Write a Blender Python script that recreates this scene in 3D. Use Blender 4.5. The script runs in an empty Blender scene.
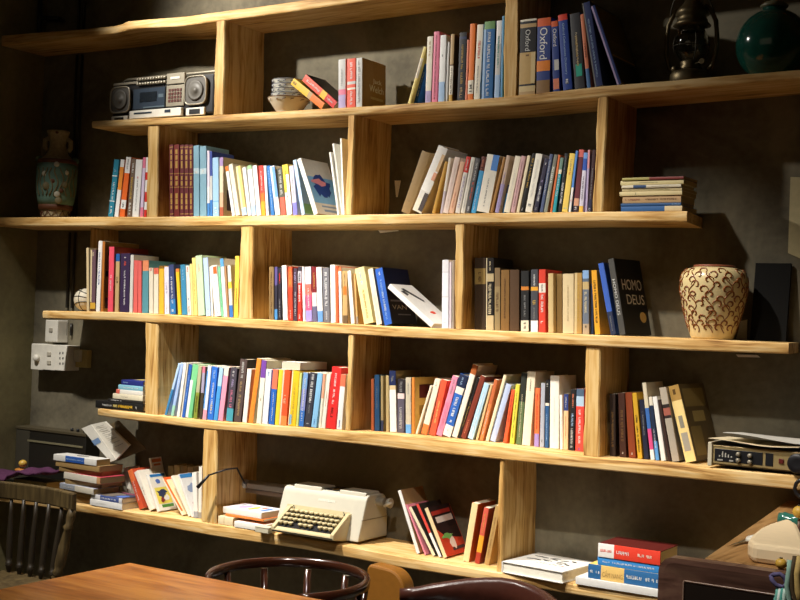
import bpy, bmesh, math, random
from mathutils import Vector, Matrix
random.seed(7)
sc = bpy.context.scene
COL = sc.collection
# ------------------------------------------------------------------ camera
F_, CAM = 1246.5493, Vector((4.56003, -3.95162, 1.13194))
YAW, PIT, ROL = -0.57212, 0.01128, 0.03681
fw = Vector((math.sin(YAW)*math.cos(PIT), math.cos(YAW)*math.cos(PIT), math.sin(PIT)))
rt0 = Vector((math.cos(YAW), -math.sin(YAW), 0)); up0 = rt0.cross(fw)
RT = math.cos(ROL)*rt0 + math.sin(ROL)*up0
UP = -math.sin(ROL)*rt0 + math.cos(ROL)*up0
cd = bpy.data.cameras.new('camera'); cam = bpy.data.objects.new('camera', cd); COL.objects.link(cam)
cd.sensor_width = 36; cd.lens = F_*36/800; cd.clip_start = .05
cam.matrix_world = Matrix(((RT.x, UP.x, -fw.x, CAM.x), (RT.y, UP.y, -fw.y, CAM.y), (RT.z, UP.z, -fw.z, CAM.z), (0, 0, 0, 1)))
sc.camera = cam
D = 0.25                       # shelf depth: wall at y=0, shelf fronts at y=-D
FLOOR = -0.40
def ray(px, py): return fw + RT*((px-400)/F_) + UP*((300-py)/F_)
def at(px, py, y=-D):          # a point of the place on the upright plane at that y
    d = ray(px, py); return CAM + d*((y-CAM.y)/d.y)
def atz(px, py, z):            # a point on the level plane at that height
    d = ray(px, py); return CAM + d*((z-CAM.z)/d.z)
# ------------------------------------------------------------------ materials
def lin(h):
    r = [int(h[i:i+2], 16)/255 for i in (0, 2, 4)]
    return tuple((c/12.92 if c <= .04045 else ((c+.055)/1.055)**2.4) for c in r) + (1,)
PAL = dict(w='F2F1EE', W='EEE6D2', c='E6D6B0', t='BF9F6E', T='8E6B3E', b='2B5FB0', B='1C2A52', s='5FAEDD', l='A9C8EA', e='46899A', E='7C9FB8',
  g='8E8E8E', G='46454C', k='16151A', r='D8342C', R='7C2520', o='EC7A22', O='E98A68', y='F2C235', Y='F3E08A', p='E87F9C', P='F2D3CA', v='B9A8D2',
  V='443655', n='5C3C22', N='2E2018', m='6A2C33', a='7CC8C4', z='66C184', Z='C2DEB6', q='74703A', u='F0C29C', C='F05C42', d='D2A848', j='2F9C94', h='D0CFCB')
MC = {}
def nt(m):
    m.use_nodes = True; n = m.node_tree.nodes; l = m.node_tree.links
    return n, l, n['Principled BSDF']
def cover_mat(h):
    h = PAL.get(h, h)
    if h in MC: return MC[h]
    m = bpy.data.materials.new('paint_'+h); n, l, b = nt(m)
    tc = n.new('ShaderNodeTexCoord'); no = n.new('ShaderNodeTexNoise'); no.inputs['Scale'].default_value = 60; no.inputs['Detail'].default_value = 5
    l.new(tc.outputs['Object'], no.inputs['Vector'])
    c = lin(h); mx = n.new('ShaderNodeMix'); mx.data_type = 'RGBA'
    mx.inputs['A'].default_value = tuple(x*.84 for x in c[:3])+(1,); mx.inputs['B'].default_value = tuple(min(1, x*1.06+.004) for x in c[:3])+(1,)
    l.new(no.outputs['Fac'], mx.inputs['Factor']); l.new(mx.outputs['Result'], b.inputs['Base Color'])
    b.inputs['Roughness'].default_value = .5; b.inputs['Specular IOR Level'].default_value = .35
    MC[h] = m; return m
def plain(name, h, rough=.5, metal=0, spec=.5, noise=.15, scale=40, bump=0):
    m = bpy.data.materials.new(name); n, l, b = nt(m); c = lin(h)
    tc = n.new('ShaderNodeTexCoord'); no = n.new('ShaderNodeTexNoise'); no.inputs['Scale'].default_value = scale; no.inputs['Detail'].default_value = 6
    l.new(tc.outputs['Object'], no.inputs['Vector'])
    mx = n.new('ShaderNodeMix'); mx.data_type = 'RGBA'
    mx.inputs['A'].default_value = tuple(x*(1-noise) for x in c[:3])+(1,); mx.inputs['B'].default_value = tuple(min(1, x*(1+noise)) for x in c[:3])+(1,)
    l.new(no.outputs['Fac'], mx.inputs['Factor']); l.new(mx.outputs['Result'], b.inputs['Base Color'])
    b.inputs['Roughness'].default_value = rough; b.inputs['Metallic'].default_value = metal; b.inputs['Specular IOR Level'].default_value = spec
    if bump:
        bp = n.new('ShaderNodeBump'); bp.inputs['Strength'].default_value = bump; bp.inputs['Distance'].default_value = .004
        l.new(no.outputs['Fac'], bp.inputs['Height']); l.new(bp.outputs['Normal'], b.inputs['Normal'])
    return m
def wood(name, stops, axis='x', rough=.6, stretch=14, bump=.25, spec=.3):
    m = bpy.data.materials.new(name); n, l, b = nt(m)
    tc = n.new('ShaderNodeTexCoord'); mp = n.new('ShaderNodeMapping'); s = {'x': (1, stretch, stretch), 'y': (stretch, 1, stretch), 'z': (stretch, stretch, 1)}[axis]
    mp.inputs['Scale'].default_value = s; l.new(tc.outputs['Object'], mp.inputs['Vector'])
    n1 = n.new('ShaderNodeTexNoise'); n1.inputs['Scale'].default_value = 3.2; n1.inputs['Detail'].default_value = 8; n1.inputs['Distortion'].default_value = 1.1
    n2 = n.new('ShaderNodeTexNoise'); n2.inputs['Scale'].default_value = 11; n2.inputs['Detail'].default_value = 4
    l.new(mp.outputs['Vector'], n1.inputs['Vector']); l.new(mp.outputs['Vector'], n2.inputs['Vector'])
    n3 = n.new('ShaderNodeTexNoise'); n3.inputs['Scale'].default_value = 5; l.new(tc.outputs['Object'], n3.inputs['Vector'])
    ad = n.new('ShaderNodeMath'); ad.operation = 'MULTIPLY_ADD'; ad.inputs[1].default_value = .35
    l.new(n2.outputs['Fac'], ad.inputs[0]); l.new(n1.outputs['Fac'], ad.inputs[2])
    a2 = n.new('ShaderNodeMath'); a2.operation = 'MULTIPLY_ADD'; a2.inputs[1].default_value = .4
    l.new(n3.outputs['Fac'], a2.inputs[0]); l.new(ad.outputs[0], a2.inputs[2])
    cr = n.new('ShaderNodeValToRGB'); e = cr.color_ramp.elements
    e[0].position = .62; e[0].color = lin(stops[0]); e[1].position = 1.12 if False else 1.0; e[1].color = lin(stops[-1])
    for i, h in enumerate(stops[1:-1]):
        x = e.new(.62+.38*(i+1)/(len(stops)-1)); x.color = lin(h)
    l.new(a2.outputs[0], cr.inputs['Fac']); l.new(cr.outputs['Color'], b.inputs['Base Color'])
    b.inputs['Roughness'].default_value = rough; b.inputs['Specular IOR Level'].default_value = spec
    bp = n.new('ShaderNodeBump'); bp.inputs['Strength'].default_value = bump; bp.inputs['Distance'].default_value = .004
    l.new(a2.outputs[0], bp.inputs['Height']); l.new(bp.outputs['Normal'], b.inputs['Normal'])
    return m
def concrete(name, h1, h2, scale=2.5):
    m = bpy.data.materials.new(name); n, l, b = nt(m)
    tc = n.new('ShaderNodeTexCoord')
    n1 = n.new('ShaderNodeTexNoise'); n1.inputs['Scale'].default_value = scale; n1.inputs['Detail'].default_value = 9; n1.inputs['Roughness'].default_value = .62; n1.inputs['Distortion'].default_value = .6
    n2 = n.new('ShaderNodeTexNoise'); n2.inputs['Scale'].default_value = 38; n2.inputs['Detail'].default_value = 6
    l.new(tc.outputs['Object'], n1.inputs['Vector']); l.new(tc.outputs['Object'], n2.inputs['Vector'])
    ad = n.new('ShaderNodeMath'); ad.operation = 'MULTIPLY_ADD'; ad.inputs[1].default_value = .22
    l.new(n2.outputs['Fac'], ad.inputs[0]); l.new(n1.outputs['Fac'], ad.inputs[2])
    cr = n.new('ShaderNodeValToRGB'); e = cr.color_ramp.elements
    e[0].position = .42; e[0].color = lin(h1); e[1].position = .78; e[1].color = lin(h2)
    l.new(ad.outputs[0], cr.inputs['Fac']); l.new(cr.outputs['Color'], b.inputs['Base Color'])
    b.inputs['Roughness'].default_value = .85
    bp = n.new('ShaderNodeBump'); bp.inputs['Strength'].default_value = .35; bp.inputs['Distance'].default_value = .006
    l.new(ad.outputs[0], bp.inputs['Height']); l.new(bp.outputs['Normal'], b.inputs['Normal'])
    return m
def pages_mat(name, h):
    m = bpy.data.materials.new(name); n, l, b = nt(m)
    tc = n.new('ShaderNodeTexCoord'); mp = n.new('ShaderNodeMapping'); mp.inputs['Scale'].default_value = (1400, 3, 3)
    no = n.new('ShaderNodeTexNoise'); no.inputs['Scale'].default_value = 1; no.inputs['Detail'].default_value = 2
    l.new(tc.outputs['Object'], mp.inputs['Vector']); l.new(mp.outputs['Vector'], no.inputs['Vector'])
    c = lin(h); mx = n.new('ShaderNodeMix'); mx.data_type = 'RGBA'
    mx.inputs['A'].default_value = tuple(x*.6 for x in c[:3])+(1,); mx.inputs['B'].default_value = c
    l.new(no.outputs['Fac'], mx.inputs['Factor']); l.new(mx.outputs['Result'], b.inputs['Base Color']); b.inputs['Roughness'].default_value = .8
    return m
M = dict(
  shelf=wood('shelf_wood', ['8C6232', 'C09354', 'D6AD6C', 'E2C188'], 'x', bump=.15),
  divider=wood('divider_wood', ['825A26', 'B68A4C', 'CCA360', 'DAB87C'], 'z', bump=.15),
  wall=concrete('wall_concrete', '4C4638', '807862'),
  side=concrete('side_concrete', '5C5436', '847A52'),
  floor=concrete('floor_concrete', '4A443C', '6A6356'),
  paper=pages_mat('page_paper', 'E9DFC4'), oldpaper=pages_mat('old_page_paper', 'C3A774'), whitepaper=pages_mat('white_page_paper', 'F1EEE4'),
  table=wood('table_wood', ['7A4418', '965822', 'A8682C', 'B47636'], 'x', rough=.28, stretch=9, bump=.05, spec=.5),
  counter=wood('counter_wood', ['6A4A28', '8A6438', '9C7446', 'A88050'], 'y', rough=.45, stretch=10),
  darkwood=wood('dark_chair_wood', ['46302A', '5A3F34', '6A4C40', '765848'], 'x', rough=.28, stretch=10, bump=.15),
  spindle=plain('dark_spindle', '2A2216', .5), oldwood=wood('old_chair_wood', ['2E2414', '40331D', '4E4026', '5C4C2E'], 'z', rough=.55, stretch=10),
  bent=plain('bentwood_varnish', '34190E', .18, 0, .6, .25, 30),
  leather=plain('maroon_leather', '42221A', .28, 0, .5, .2, 90, .1),
  tanleather=plain('tan_leather', '82541A', .45, 0, .4, .15, 60),
  black=plain('black_plastic', '16161A', .4), dark=plain('dark_metal', '3A352A', .45, .6), white=plain('white_plastic', 'E4E0D4', .4),
  silver=plain('silver_panel', '9C9482', .38, .35), grill=plain('grey_grill', '56524C', .55, .2), glassdark=plain('dark_window', '3A4450', .12),
  cream=plain('cream_enamel', 'C6C1B0', .42, 0, .4, .06), creamkey=plain('cream_keys', 'C6B78E', .4, 0, .5, .08), chrome=plain('chrome', 'C8C4BC', .2, 1),
  yellowbox=plain('yellowed_plastic', 'B7A468', .5), purple=plain('purple_cloth', '56304E', .85, 0, .2, .3, 25, .3),
  brass=plain('dull_brass', '5C5038', .42, .75, .5, .35, 30))
# ------------------------------------------------------------------ mesh builder
class MB:
    def __init__(s): s.bm = bmesh.new(); s.mats = []
    def mi(s, m):
        if m is None: return 0
        if m not in s.mats: s.mats.append(m)
        return s.mats.index(m)
    def face(s, vs, m=None):
        try: f = s.bm.faces.new(vs)
        except ValueError: return None
        f.material_index = s.mi(m); return f
    def box(s, x0, x1, y0, y1, z0, z1, m=None, bev=0):
        b = bmesh.new()
        v = [b.verts.new((x, y, z)) for x in (x0, x1) for y in (y0, y1) for z in (z0, z1)]
        for q in ((0, 1, 3, 2), (4, 6, 7, 5), (0, 4, 5, 1), (2, 3, 7, 6), (0, 2, 6, 4), (1, 5, 7, 3)): b.faces.new([v[i] for i in q])
        if bev: bmesh.ops.bevel(b, geom=list(b.edges), offset=bev, segments=2, affect='EDGES', profile=.5)
        return s.add(b, m)
    def add(s, b, m=None, mat=None):
        i = s.mi(m); mp = {}
        for v in b.verts: mp[v] = s.bm.verts.new(mat @ v.co if mat else v.co)
        for f in b.faces:
            try: g = s.bm.faces.new([mp[v] for v in f.verts]); g.material_index = i; g.smooth = f.smooth
            except ValueError: pass
        b.free(); return s
    def prism(s, pts, axis, a, c, m=None, bev=0):     # polygon pts in the plane across 'axis', from a to c
        def P(p, t): return {'x': (t, p[0], p[1]), 'y': (p[0], t, p[1]), 'z': (p[0], p[1], t)}[axis]
        b = bmesh.new(); A = [b.verts.new(P(p, a)) for p in pts]; B = [b.verts.new(P(p, c)) for p in pts]; n = len(pts)
        b.faces.new(A); b.faces.new(B[::-1])
        for i in range(n): b.faces.new((A[i], A[(i+1) % n], B[(i+1) % n], B[i]))
        bmesh.ops.recalc_face_normals(b, faces=list(b.faces))
        if bev: bmesh.ops.bevel(b, geom=list(b.edges), offset=bev, segments=2, affect='EDGES', profile=.5)
        return s.add(b, m)
    def lathe(s, prof, cx, cy, n=32, m=None, axis='z', cz=0, smooth=True, sx=1, sy=1, cap=True):
        rings = []
        for r, z in prof:
            ring = []
            for k in range(n):
                a = 2*math.pi*k/n; u, w = r*math.cos(a)*sx, r*math.sin(a)*sy
                co = (cx+u, cy+w, cz+z) if axis == 'z' else (cx+u, cy+z, cz+w) if axis == 'y' else (cx+z, cy+u, cz+w)
                ring.append(s.bm.verts.new(co))
            rings.append(ring)
        i = s.mi(m)
        for A, B in zip(rings, rings[1:]):
            for k in range(n):
                f = s.bm.faces.new((A[k], A[(k+1) % n], B[(k+1) % n], B[k])); f.material_index = i; f.smooth = smooth
        for R_, (r, z) in ((rings[0], prof[0]), (rings[-1], prof[-1])):
            if r > 1e-5 and cap:
                f = s.bm.faces.new(R_); f.material_index = i
        return s
    def tube(s, pts, r, n=8, m=None, closed=False):
        pts = [Vector(p) for p in pts]; N = len(pts); rings = []; up = None
        rr = r if isinstance(r, (list, tuple)) else [r]*N
        for k, p in enumerate(pts):
            t = (pts[(k+1) % N]-pts[k-1]) if closed else (pts[min(k+1, N-1)]-pts[max(k-1, 0)])
            t.normalize()
            if up is None: up = t.orthogonal().normalized()
            else: up = (up-t*up.dot(t)); up = up.normalized() if up.length > 1e-6 else t.orthogonal().normalized()
            w = t.cross(up)
            rings.append([s.bm.verts.new(p+(up*math.cos(2*math.pi*j/n)+w*math.sin(2*math.pi*j/n))*rr[k]) for j in range(n)])
        i = s.mi(m); L = list(zip(rings, rings[1:]))
        if closed: L.append((rings[-1], rings[0]))
        for A, B in L:
            for j in range(n):
                f = s.bm.faces.new((A[j], A[(j+1) % n], B[(j+1) % n], B[j])); f.material_index = i; f.smooth = True
        if not closed:
            for R_ in (rings[0], rings[-1]): f = s.bm.faces.new(R_); f.material_index = i
        return s
    def ball(s, c, r, m=None, n=16, sc_=(1, 1, 1)):
        prof = [(r*math.sin(math.pi*k/n), -r*math.cos(math.pi*k/n)) for k in range(n+1)]
        prof[0] = (r*.02, -r); prof[-1] = (r*.02, r)
        return s.lathe([(a, b*sc_[2]) for a, b in prof], c[0], c[1], n*2, m, cz=c[2], sx=sc_[0], sy=sc_[1])
    def slab(s, quad, t, m=None):                     # quad of 4+ points, thickened along its own normal (away from the room)
        q = [Vector(p) for p in quad]; nrm = (q[1]-q[0]).cross(q[2]-q[0]).normalized()
        if nrm.y < 0: nrm = -nrm
        A = [s.bm.verts.new(p) for p in q]; B = [s.bm.verts.new(p+nrm*t) for p in q]; n = len(q)
        s.face(A, m); s.face(B[::-1], m)
        for i in range(n): s.face((A[i], A[(i+1) % n], B[(i+1) % n], B[i]), m)
        return s
    def done(s, name, mat=None, parent=None, world=True, smooth=False, fix=True):
        if fix: bmesh.ops.recalc_face_normals(s.bm, faces=list(s.bm.faces))
        if parent is not None and world:
            inv = parent_world(parent).inverted()
            bmesh.ops.transform(s.bm, matrix=inv, verts=list(s.bm.verts))
        me = bpy.data.meshes.new(name); s.bm.to_mesh(me); s.bm.free()
        for mm in (s.mats or [mat]): me.materials.append(mm)
        if mat is not None and s.mats and mat not in s.mats: pass
        if smooth: me.polygons.foreach_set('use_smooth', [True]*len(me.polygons))
        o = bpy.data.objects.new(name, me); COL.objects.link(o)
        if parent is not None: o.parent = parent
        return o
def local_m(o): return Matrix.Translation(o.location) @ o.rotation_euler.to_matrix().to_4x4()
def parent_world(o):
    m = local_m(o)
    while o.parent: o = o.parent; m = local_m(o) @ m
    return m
LABELS = {}
def tag(o, label, cat, group=None, kind=None):
    if label:
        n = len(label.replace(',', ' ').split())
        if not 4 <= n <= 16: print('LABEL WORDS', n, label)
        if label in LABELS and not group: print('LABEL TWICE', label)
        if label in LABELS: print('SAME LABEL', label)
        LABELS[label] = 1; o['label'] = label
    if cat: o['category'] = cat
    if group: o['group'] = group
    if kind: o['kind'] = kind
    return o
def thing(name, label, cat, loc=(0, 0, 0), rz=0, group=None):
    o = bpy.data.objects.new(name, None); COL.objects.link(o); o.location = loc; o.rotation_euler = (0, 0, rz); o.empty_display_size = .05
    return tag(o, label, cat, group)
def struct(name, mb, m): o = mb.done(name, m); o['kind'] = 'structure'; return o
# ------------------------------------------------------------------ room
b = MB(); b.box(-1, 7.0, 0, .15, FLOOR, 3.3); struct('wall_back', b, M['wall'])
b = MB(); b.box(-.15, 0, -7.0, 0, FLOOR, 3.3); struct('wall_left', b, M['side'])
b = MB(); b.box(-.15, 7.0, -7, .15, FLOOR-.1, FLOOR); struct('floor', b, M['floor'])
b = MB(); b.box(-.15, 7.0, -7, .15, 3.3, 3.4); struct('ceiling', b, M['floor'])
b = MB(); b.box(7.0, 7.15, -7, .15, FLOOR, 3.3); struct('wall_right', b, M['wall'])
b = MB(); b.box(-.15, 7.15, -7.15, -7.0, FLOOR, 3.3); struct('wall_front', b, M['wall'])
# ------------------------------------------------------------------ bookcase
TOP = dict(A=[(0, 35.5), (80, 29.2), (118, 25.2), (128, 20.8), (180, 17), (200, 14.2), (300, .6), (330, -3)],
  B=[(92, 121), (200, 115.8), (300, 110), (400, 104), (500, 97.3), (600, 86), (700, 78), (800, 69.5)],
  C=[(0, 217.3), (200, 216.3), (400, 214), (600, 211.5), (687, 211)],
  D=[(41, 310.5), (120, 312), (200, 316), (300, 321.3), (400, 326.7), (500, 330.8), (600, 335), (700, 339), (788, 343)],
  E=[(95, 408), (200, 419.8), (300, 427), (400, 434.6), (500, 445.7), (600, 457.7), (700, 467), (800, 476)],
  F=[(30, 497.6), (90, 505.6), (200, 521.5), (300, 537.5), (400, 556), (510, 574), (600, 588)])
BOT = dict(A=[(0, 46), (80, 37.2), (118, 32.5), (130, 28.5), (180, 26.3), (200, 23.2), (300, 10.3), (330, 6)],
  B=[(92, 127.6), (200, 122.7), (300, 118), (400, 112), (500, 106.2), (600, 96.7), (700, 87.5), (800, 78.3)],
  C=[(0, 226), (200, 226.4), (400, 224.6), (600, 221.3), (687, 222)],
  D=[(43, 318.5), (120, 321), (200, 325.5), (300, 331.5), (400, 337.6), (500, 342), (600, 346.5), (700, 351), (788, 354)],
  E=[(95, 415.5), (200, 428.6), (300, 437.5), (400, 449), (500, 459.5), (600, 470), (700, 480), (800, 490)],
  F=[(30, 505.5), (90, 513.5), (200, 534), (300, 548.7), (400, 567.5), (510, 584), (600, 599)])
def poly_xz(L): return [(p.x, p.z) for p in (at(a, b_) for a, b_ in L)]
TX = {k: poly_xz(v) for k, v in TOP.items()}; BX = {k: poly_xz(v) for k, v in BOT.items()}
def interp(P, x):
    if x <= P[0][0]: a, b_ = P[0], P[1]
    elif x >= P[-1][0]: a, b_ = P[-2], P[-1]
    else:
        for a, b_ in zip(P, P[1:]):
            if a[0] <= x <= b_[0]: break
    return a[1]+(b_[1]-a[1])*(x-a[0])/(b_[0]-a[0])
def sm(P, x): return sum(interp(P, x+d*.03) for d in (-2, -1, 0, 1, 2))/5
def zt(k, x):
    if k == 'A': return sm(TX[k], x) if x > 1.0 else sm(TX[k], 1.0)-.016*(1.0-x)*0
    return sm(TX[k], x)
def zb(k, x): return sm(BX[k], x)
def zmax(k, x0, x1): return max(zt(k, x0+(x1-x0)*i/40) for i in range(41))
bookcase = thing('bookcase', 'honey coloured live edge plank bookcase filling the concrete wall', 'bookcase', (1.8, -.12, .3))
ENDS = dict(A=(0.002, 4.3), B=(at(92, 124).x, 4.3), C=(.002, at(687, 216).x), D=(at(41, 315).x, at(788.5, 348).x), E=(at(95.5, 412).x, 4.3), F=(.002, 3.585))
def wob(k, x, s): 
    h = ord(k)*1.7
    return s*(math.sin(x*7.3+h)*.5+math.sin(x*17.1+2*h)*.3+math.sin(x*41.3+h*3)*.2)
def shelf(k):
    x0, x1 = ENDS[k]; n = 110; mb = MB(); cols = []
    for i in range(n+1):
        x = x0+(x1-x0)*i/n; t, bo = zt(k, x), zb(k, x)
        tf = sm(TX[k], x) if k != 'A' else interp(TX['A'], x)
        bf = interp(BX['A'], x) if k == 'A' else bo
        f = -D+wob(k, x, .004); e = 0.0
        if k in 'DE' and i < 3: f += .012*(3-i)/3
        r = .004
        rows = [(0, t), (f+.02, t), (f+r, tf-.0005), (f, tf-r), (f-.001, (tf+bf)/2+wob(k, x+3, .003)), (f+.001, bf+r), (f+r, bf), (f+.025, bo), (0, bo)]
        cols.append([mb.bm.verts.new((x, min(y, -.0005), z)) for y, z in rows])
    if k in 'CD':
        for i, c_ in enumerate(cols):
            f_ = max(0, (i-(n-4))/4)
            for v in c_: v.co.x -= f_*.038*max(0, (v.co.y+D)/D)
    for A_, B_ in zip(cols, cols[1:]):
        m_ = len(A_)
        for j in range(m_): mb.face((A_[j], A_[(j+1) % m_], B_[(j+1) % m_], B_[j]))
    mb.face(cols[0]); mb.face(cols[-1][::-1])
    return mb.done('shelf_board', M['shelf'], bookcase)
for k in 'ABCDEF': shelf(k)
# dividers: upper shelf, lower shelf, left/right px at top and bottom, setback
DIV = [('A', 'B', 216, 225, 213, 223.3, 0), ('A', 'B', 505, 519.5, 503, 517, .004), ('B', 'C', 147.7, 158.3, 146, 157.2, .004), ('B', 'C', 348.3, 354.8, 344.8, 351.5, 0),
  ('B', 'C', 598, 607.8, 592.5, 602.3, 0), ('C', 'D', 90, 96, 88, 94, .11), ('C', 'D', 240.5, 253, 238, 252, 0), ('C', 'D', 455, 464.8, 454.6, 462.4, 0),
  ('D', 'E', 145.2, 158, 144.5, 157, 0), ('D', 'E', 348.3, 354, 345, 350.3, 0), ('D', 'E', 586, 600, 583, 599, .004), ('E', 'F', 203.2, 217, 201, 216, 0), ('E', 'F', 499.2, 504.3, 496.5, 502, .002)]
def px_x(px, y, zf):            # world x on plane y where the image column px meets height zf(x)
    py = 300.0
    for _ in range(25):
        p = at(px, py, y); z = zf(p.x); q = at(px, py+1, y); py += (p.z-z)/(p.z-q.z)
    return at(px, py, y).x
for i, (u, lo, a, b_, c_, d_, sb) in enumerate(DIV):
    y = -D+.005+sb
    X = [px_x(a, y, lambda x: zb(u, x)), px_x(b_, y, lambda x: zb(u, x)), px_x(c_, y, lambda x: zt(lo, x)), px_x(d_, y, lambda x: zt(lo, x))]
    mb = MB(); rows = []; n = 10
    for j in range(n+1):
        f = j/n; w_ = .0018*math.sin(f*9+i)+.0012*math.sin(f*23+i*2)
        xl, xr = X[2]+(X[0]-X[2])*f+w_, X[3]+(X[1]-X[3])*f-w_*.7
        zl = zt(lo, xl)+(zb(u, xl)-zt(lo, xl))*f; zr = zt(lo, xr)+(zb(u, xr)-zt(lo, xr))*f
        e = .0006*(1-2*f)
        rows.append([mb.bm.verts.new(q) for q in ((xl, y+.004, zl+e), (xl+.004, y, zl+e), (xr-.004, y, zr+e), (xr, y+.004, zr+e), (xr, -.0005, zr+e), (xl, -.0005, zl+e))])
    for A_, B_ in zip(rows, rows[1:]):
        for j in range(6): mb.face((A_[j], A_[(j+1) % 6], B_[(j+1) % 6], B_[j]))
    mb.face(rows[0]); mb.face(rows[-1][::-1])
    mb.done('divider', M['divider'], bookcase)
# ------------------------------------------------------------------ books
def build_book(root, T, Dp, H, bands, cover, hard=False, letters='', texts=(), patches=(), pages=None, coverart=None, endcap=True):
    """local frame: x across the spine, y=0 spine face (room side) to Dp, z up"""
    t = .0024 if hard else .0009
    t = min(t, T*.16); r = min(.0022, T*.22); bul = min(.0012 if hard else .0007, T*.06)
    cuts = []; prev = 0
    for h, e in bands: cuts.append((h, prev, e)); prev = e
    lev = sorted({0, 1} | {e for _, _, e in cuts})
    ns = 6
    outer = [(-T/2, Dp), (-T/2, r)]+[(-T/2+r*.35+(T-r*.7)*k/ns, -bul*(1-(2*k/ns-1)**2)) for k in range(ns+1)]+[(T/2, r), (T/2, Dp)]
    inner = [(-T/2+t, Dp), (-T/2+t, t+.0006), (T/2-t, t+.0006), (T/2-t, Dp)]
    mb = MB(); cm = cover_mat(cover)
    zs = [H*(1-v) for v in lev]
    O = [[mb.bm.verts.new((x, y, z)) for x, y in outer] for z in zs]; I = [[mb.bm.verts.new((x, y, z)) for x, y in inner] for z in zs]
    no = len(outer)
    for k in range(len(zs)-1):
        v = (lev[k]+lev[k+1])/2; col = next(h for h, a, b_ in cuts if a <= v <= b_+1e-6); bm_ = cover_mat(col)
        for j in range(no-1): mb.face((O[k][j], O[k][j+1], O[k+1][j+1], O[k+1][j]), bm_ if 0 < j < no-2 else cm)
        for j in range(3): mb.face((I[k][j], I[k][j+1], I[k+1][j+1], I[k+1][j]), cm)
        mb.face((O[k][0], O[k+1][0], I[k+1][0], I[k][0]), cm); mb.face((O[k][-1], O[k+1][-1], I[k+1][-1], I[k][-1]), cm)
    for k in (0, len(zs)-1):
        o, i_ = O[k], I[k]
        mb.face((o[0], o[1], i_[1], i_[0]), cm); mb.face((o[-1], i_[3], i_[2], o[-2]), cm); mb.face(tuple(o[1:-1])+(i_[2], i_[1]), cm)
    mb.done('cover', cm, root, world=False)
    ov = .003 if hard else .0006
    mb = MB(); mb.box(-T/2+t+.0001, T/2-t-.0001, t+.0008, Dp-ov, ov, H-ov)
    mb.done('pages', pages or M['paper'], root, world=False)
    if letters:
        mb = MB(); rnd = random.Random(sum(map(ord, letters))+int(T*1e5)+int(H*1e4))
        for tok in letters.split():
            col = tok[0]; rest = tok[1:]; sz = .5
            if '*' in rest: rest, s_ = rest.split('*'); sz = float(s_)
            a, b_ = [float(q)/100 for q in rest.split('-')]
            z = H*(1-a); ze = H*(1-b_); hgt = min(T*sz*.8, .012); m_ = cover_mat(col)
            while z > ze:
                w_ = hgt*rnd.uniform(.3, .75)
                if rnd.random() < .16: z -= hgt*.5; continue
                z2 = max(ze, z-w_); x0, x1 = -hgt/2*rnd.uniform(.75, 1), hgt/2*rnd.uniform(.75, 1)
                kind = rnd.random(); s_ = hgt*.17; y = -bul-.00035
                L = []
                if kind < .75: L += [(x0, x1, z, z-s_)]
                if kind > .25: L += [(x0, x1, z2+s_, z2)]
                L += [(x0, x0+s_, z, z2)] if kind < .5 else [(x1-s_, x1, z, z2)]
                if kind > .6: L += [(-s_/2, s_/2, z, z2)]
                for q in L:
                    if q[2]-q[3] > 1e-5: mb.face([mb.bm.verts.new((q[i], y, q[j])) for i, j in ((0, 2), (1, 2), (1, 3), (0, 3))], m_)
                z = z2-hgt*.16
        if len(mb.bm.faces): mb.done('spine_lettering', None, root, world=False)
        else: mb.bm.free()
    for (u0, u1, v0, v1, col) in patches:
        mb = MB(); mb.box(-T/2+T*u0, -T/2+T*u1, -bul-.00025, 0.0003, H*(1-v1), H*(1-v0)); mb.done('spine_label', cover_mat(col), root, world=False)
    for (s_, v0, v1, col, w_) in texts:
        o = text_mesh('spine_title', s_, cover_mat(col), root)
        fit_text(o, H*(v1-v0), T*w_); c_ = Matrix.Translation((0, -bul-.0004, H*(1-(v0+v1)/2))) @ Matrix(((0, 1, 0, 0), (0, 0, -1, 0), (-1, 0, 0, 0), (0, 0, 0, 1)))
        o.data.transform(c_)
    if coverart: coverart(root, T, Dp, H)
def text_mesh(name, s, m, parent):
    cu = bpy.data.curves.new(name, 'FONT'); cu.body = s; cu.align_x = 'CENTER'; cu.align_y = 'CENTER'; cu.size = 1; cu.resolution_u = 3
    tmp = bpy.data.objects.new(name, cu); me = bpy.data.meshes.new_from_object(tmp); bpy.data.objects.remove(tmp); bpy.data.curves.remove(cu)
    me.name = name; me.materials.clear(); me.materials.append(m)
    o = bpy.data.objects.new(name, me); COL.objects.link(o); o.parent = parent; return o
def fit_text(o, w, h):
    xs = [v.co.x for v in o.data.vertices]; ys = [v.co.y for v in o.data.vertices]
    cx, cy = (min(xs)+max(xs))/2, (min(ys)+max(ys))/2; sx, sy = w/(max(xs)-min(xs)), h/(max(ys)-min(ys))
    o.data.transform(Matrix.Diagonal((sx, sy, 1, 1)) @ Matrix.Translation((-cx, -cy, 0)))
def side_text(s, u0, u1, v0, v1, col, name='cover_title'):      # on the right-hand cover: u along depth, v from top
    def f(root, T, Dp, H):
        o = text_mesh(name, s, cover_mat(col), root); fit_text(o, Dp*(u1-u0), H*(v1-v0))
        o.data.transform(Matrix.Translation((T/2+.0006, Dp*(u0+u1)/2, H*(1-(v0+v1)/2))) @ Matrix(((0, 0, 1, 0), (1, 0, 0, 0), (0, 1, 0, 0), (0, 0, 0, 1))))
    return f
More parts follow.
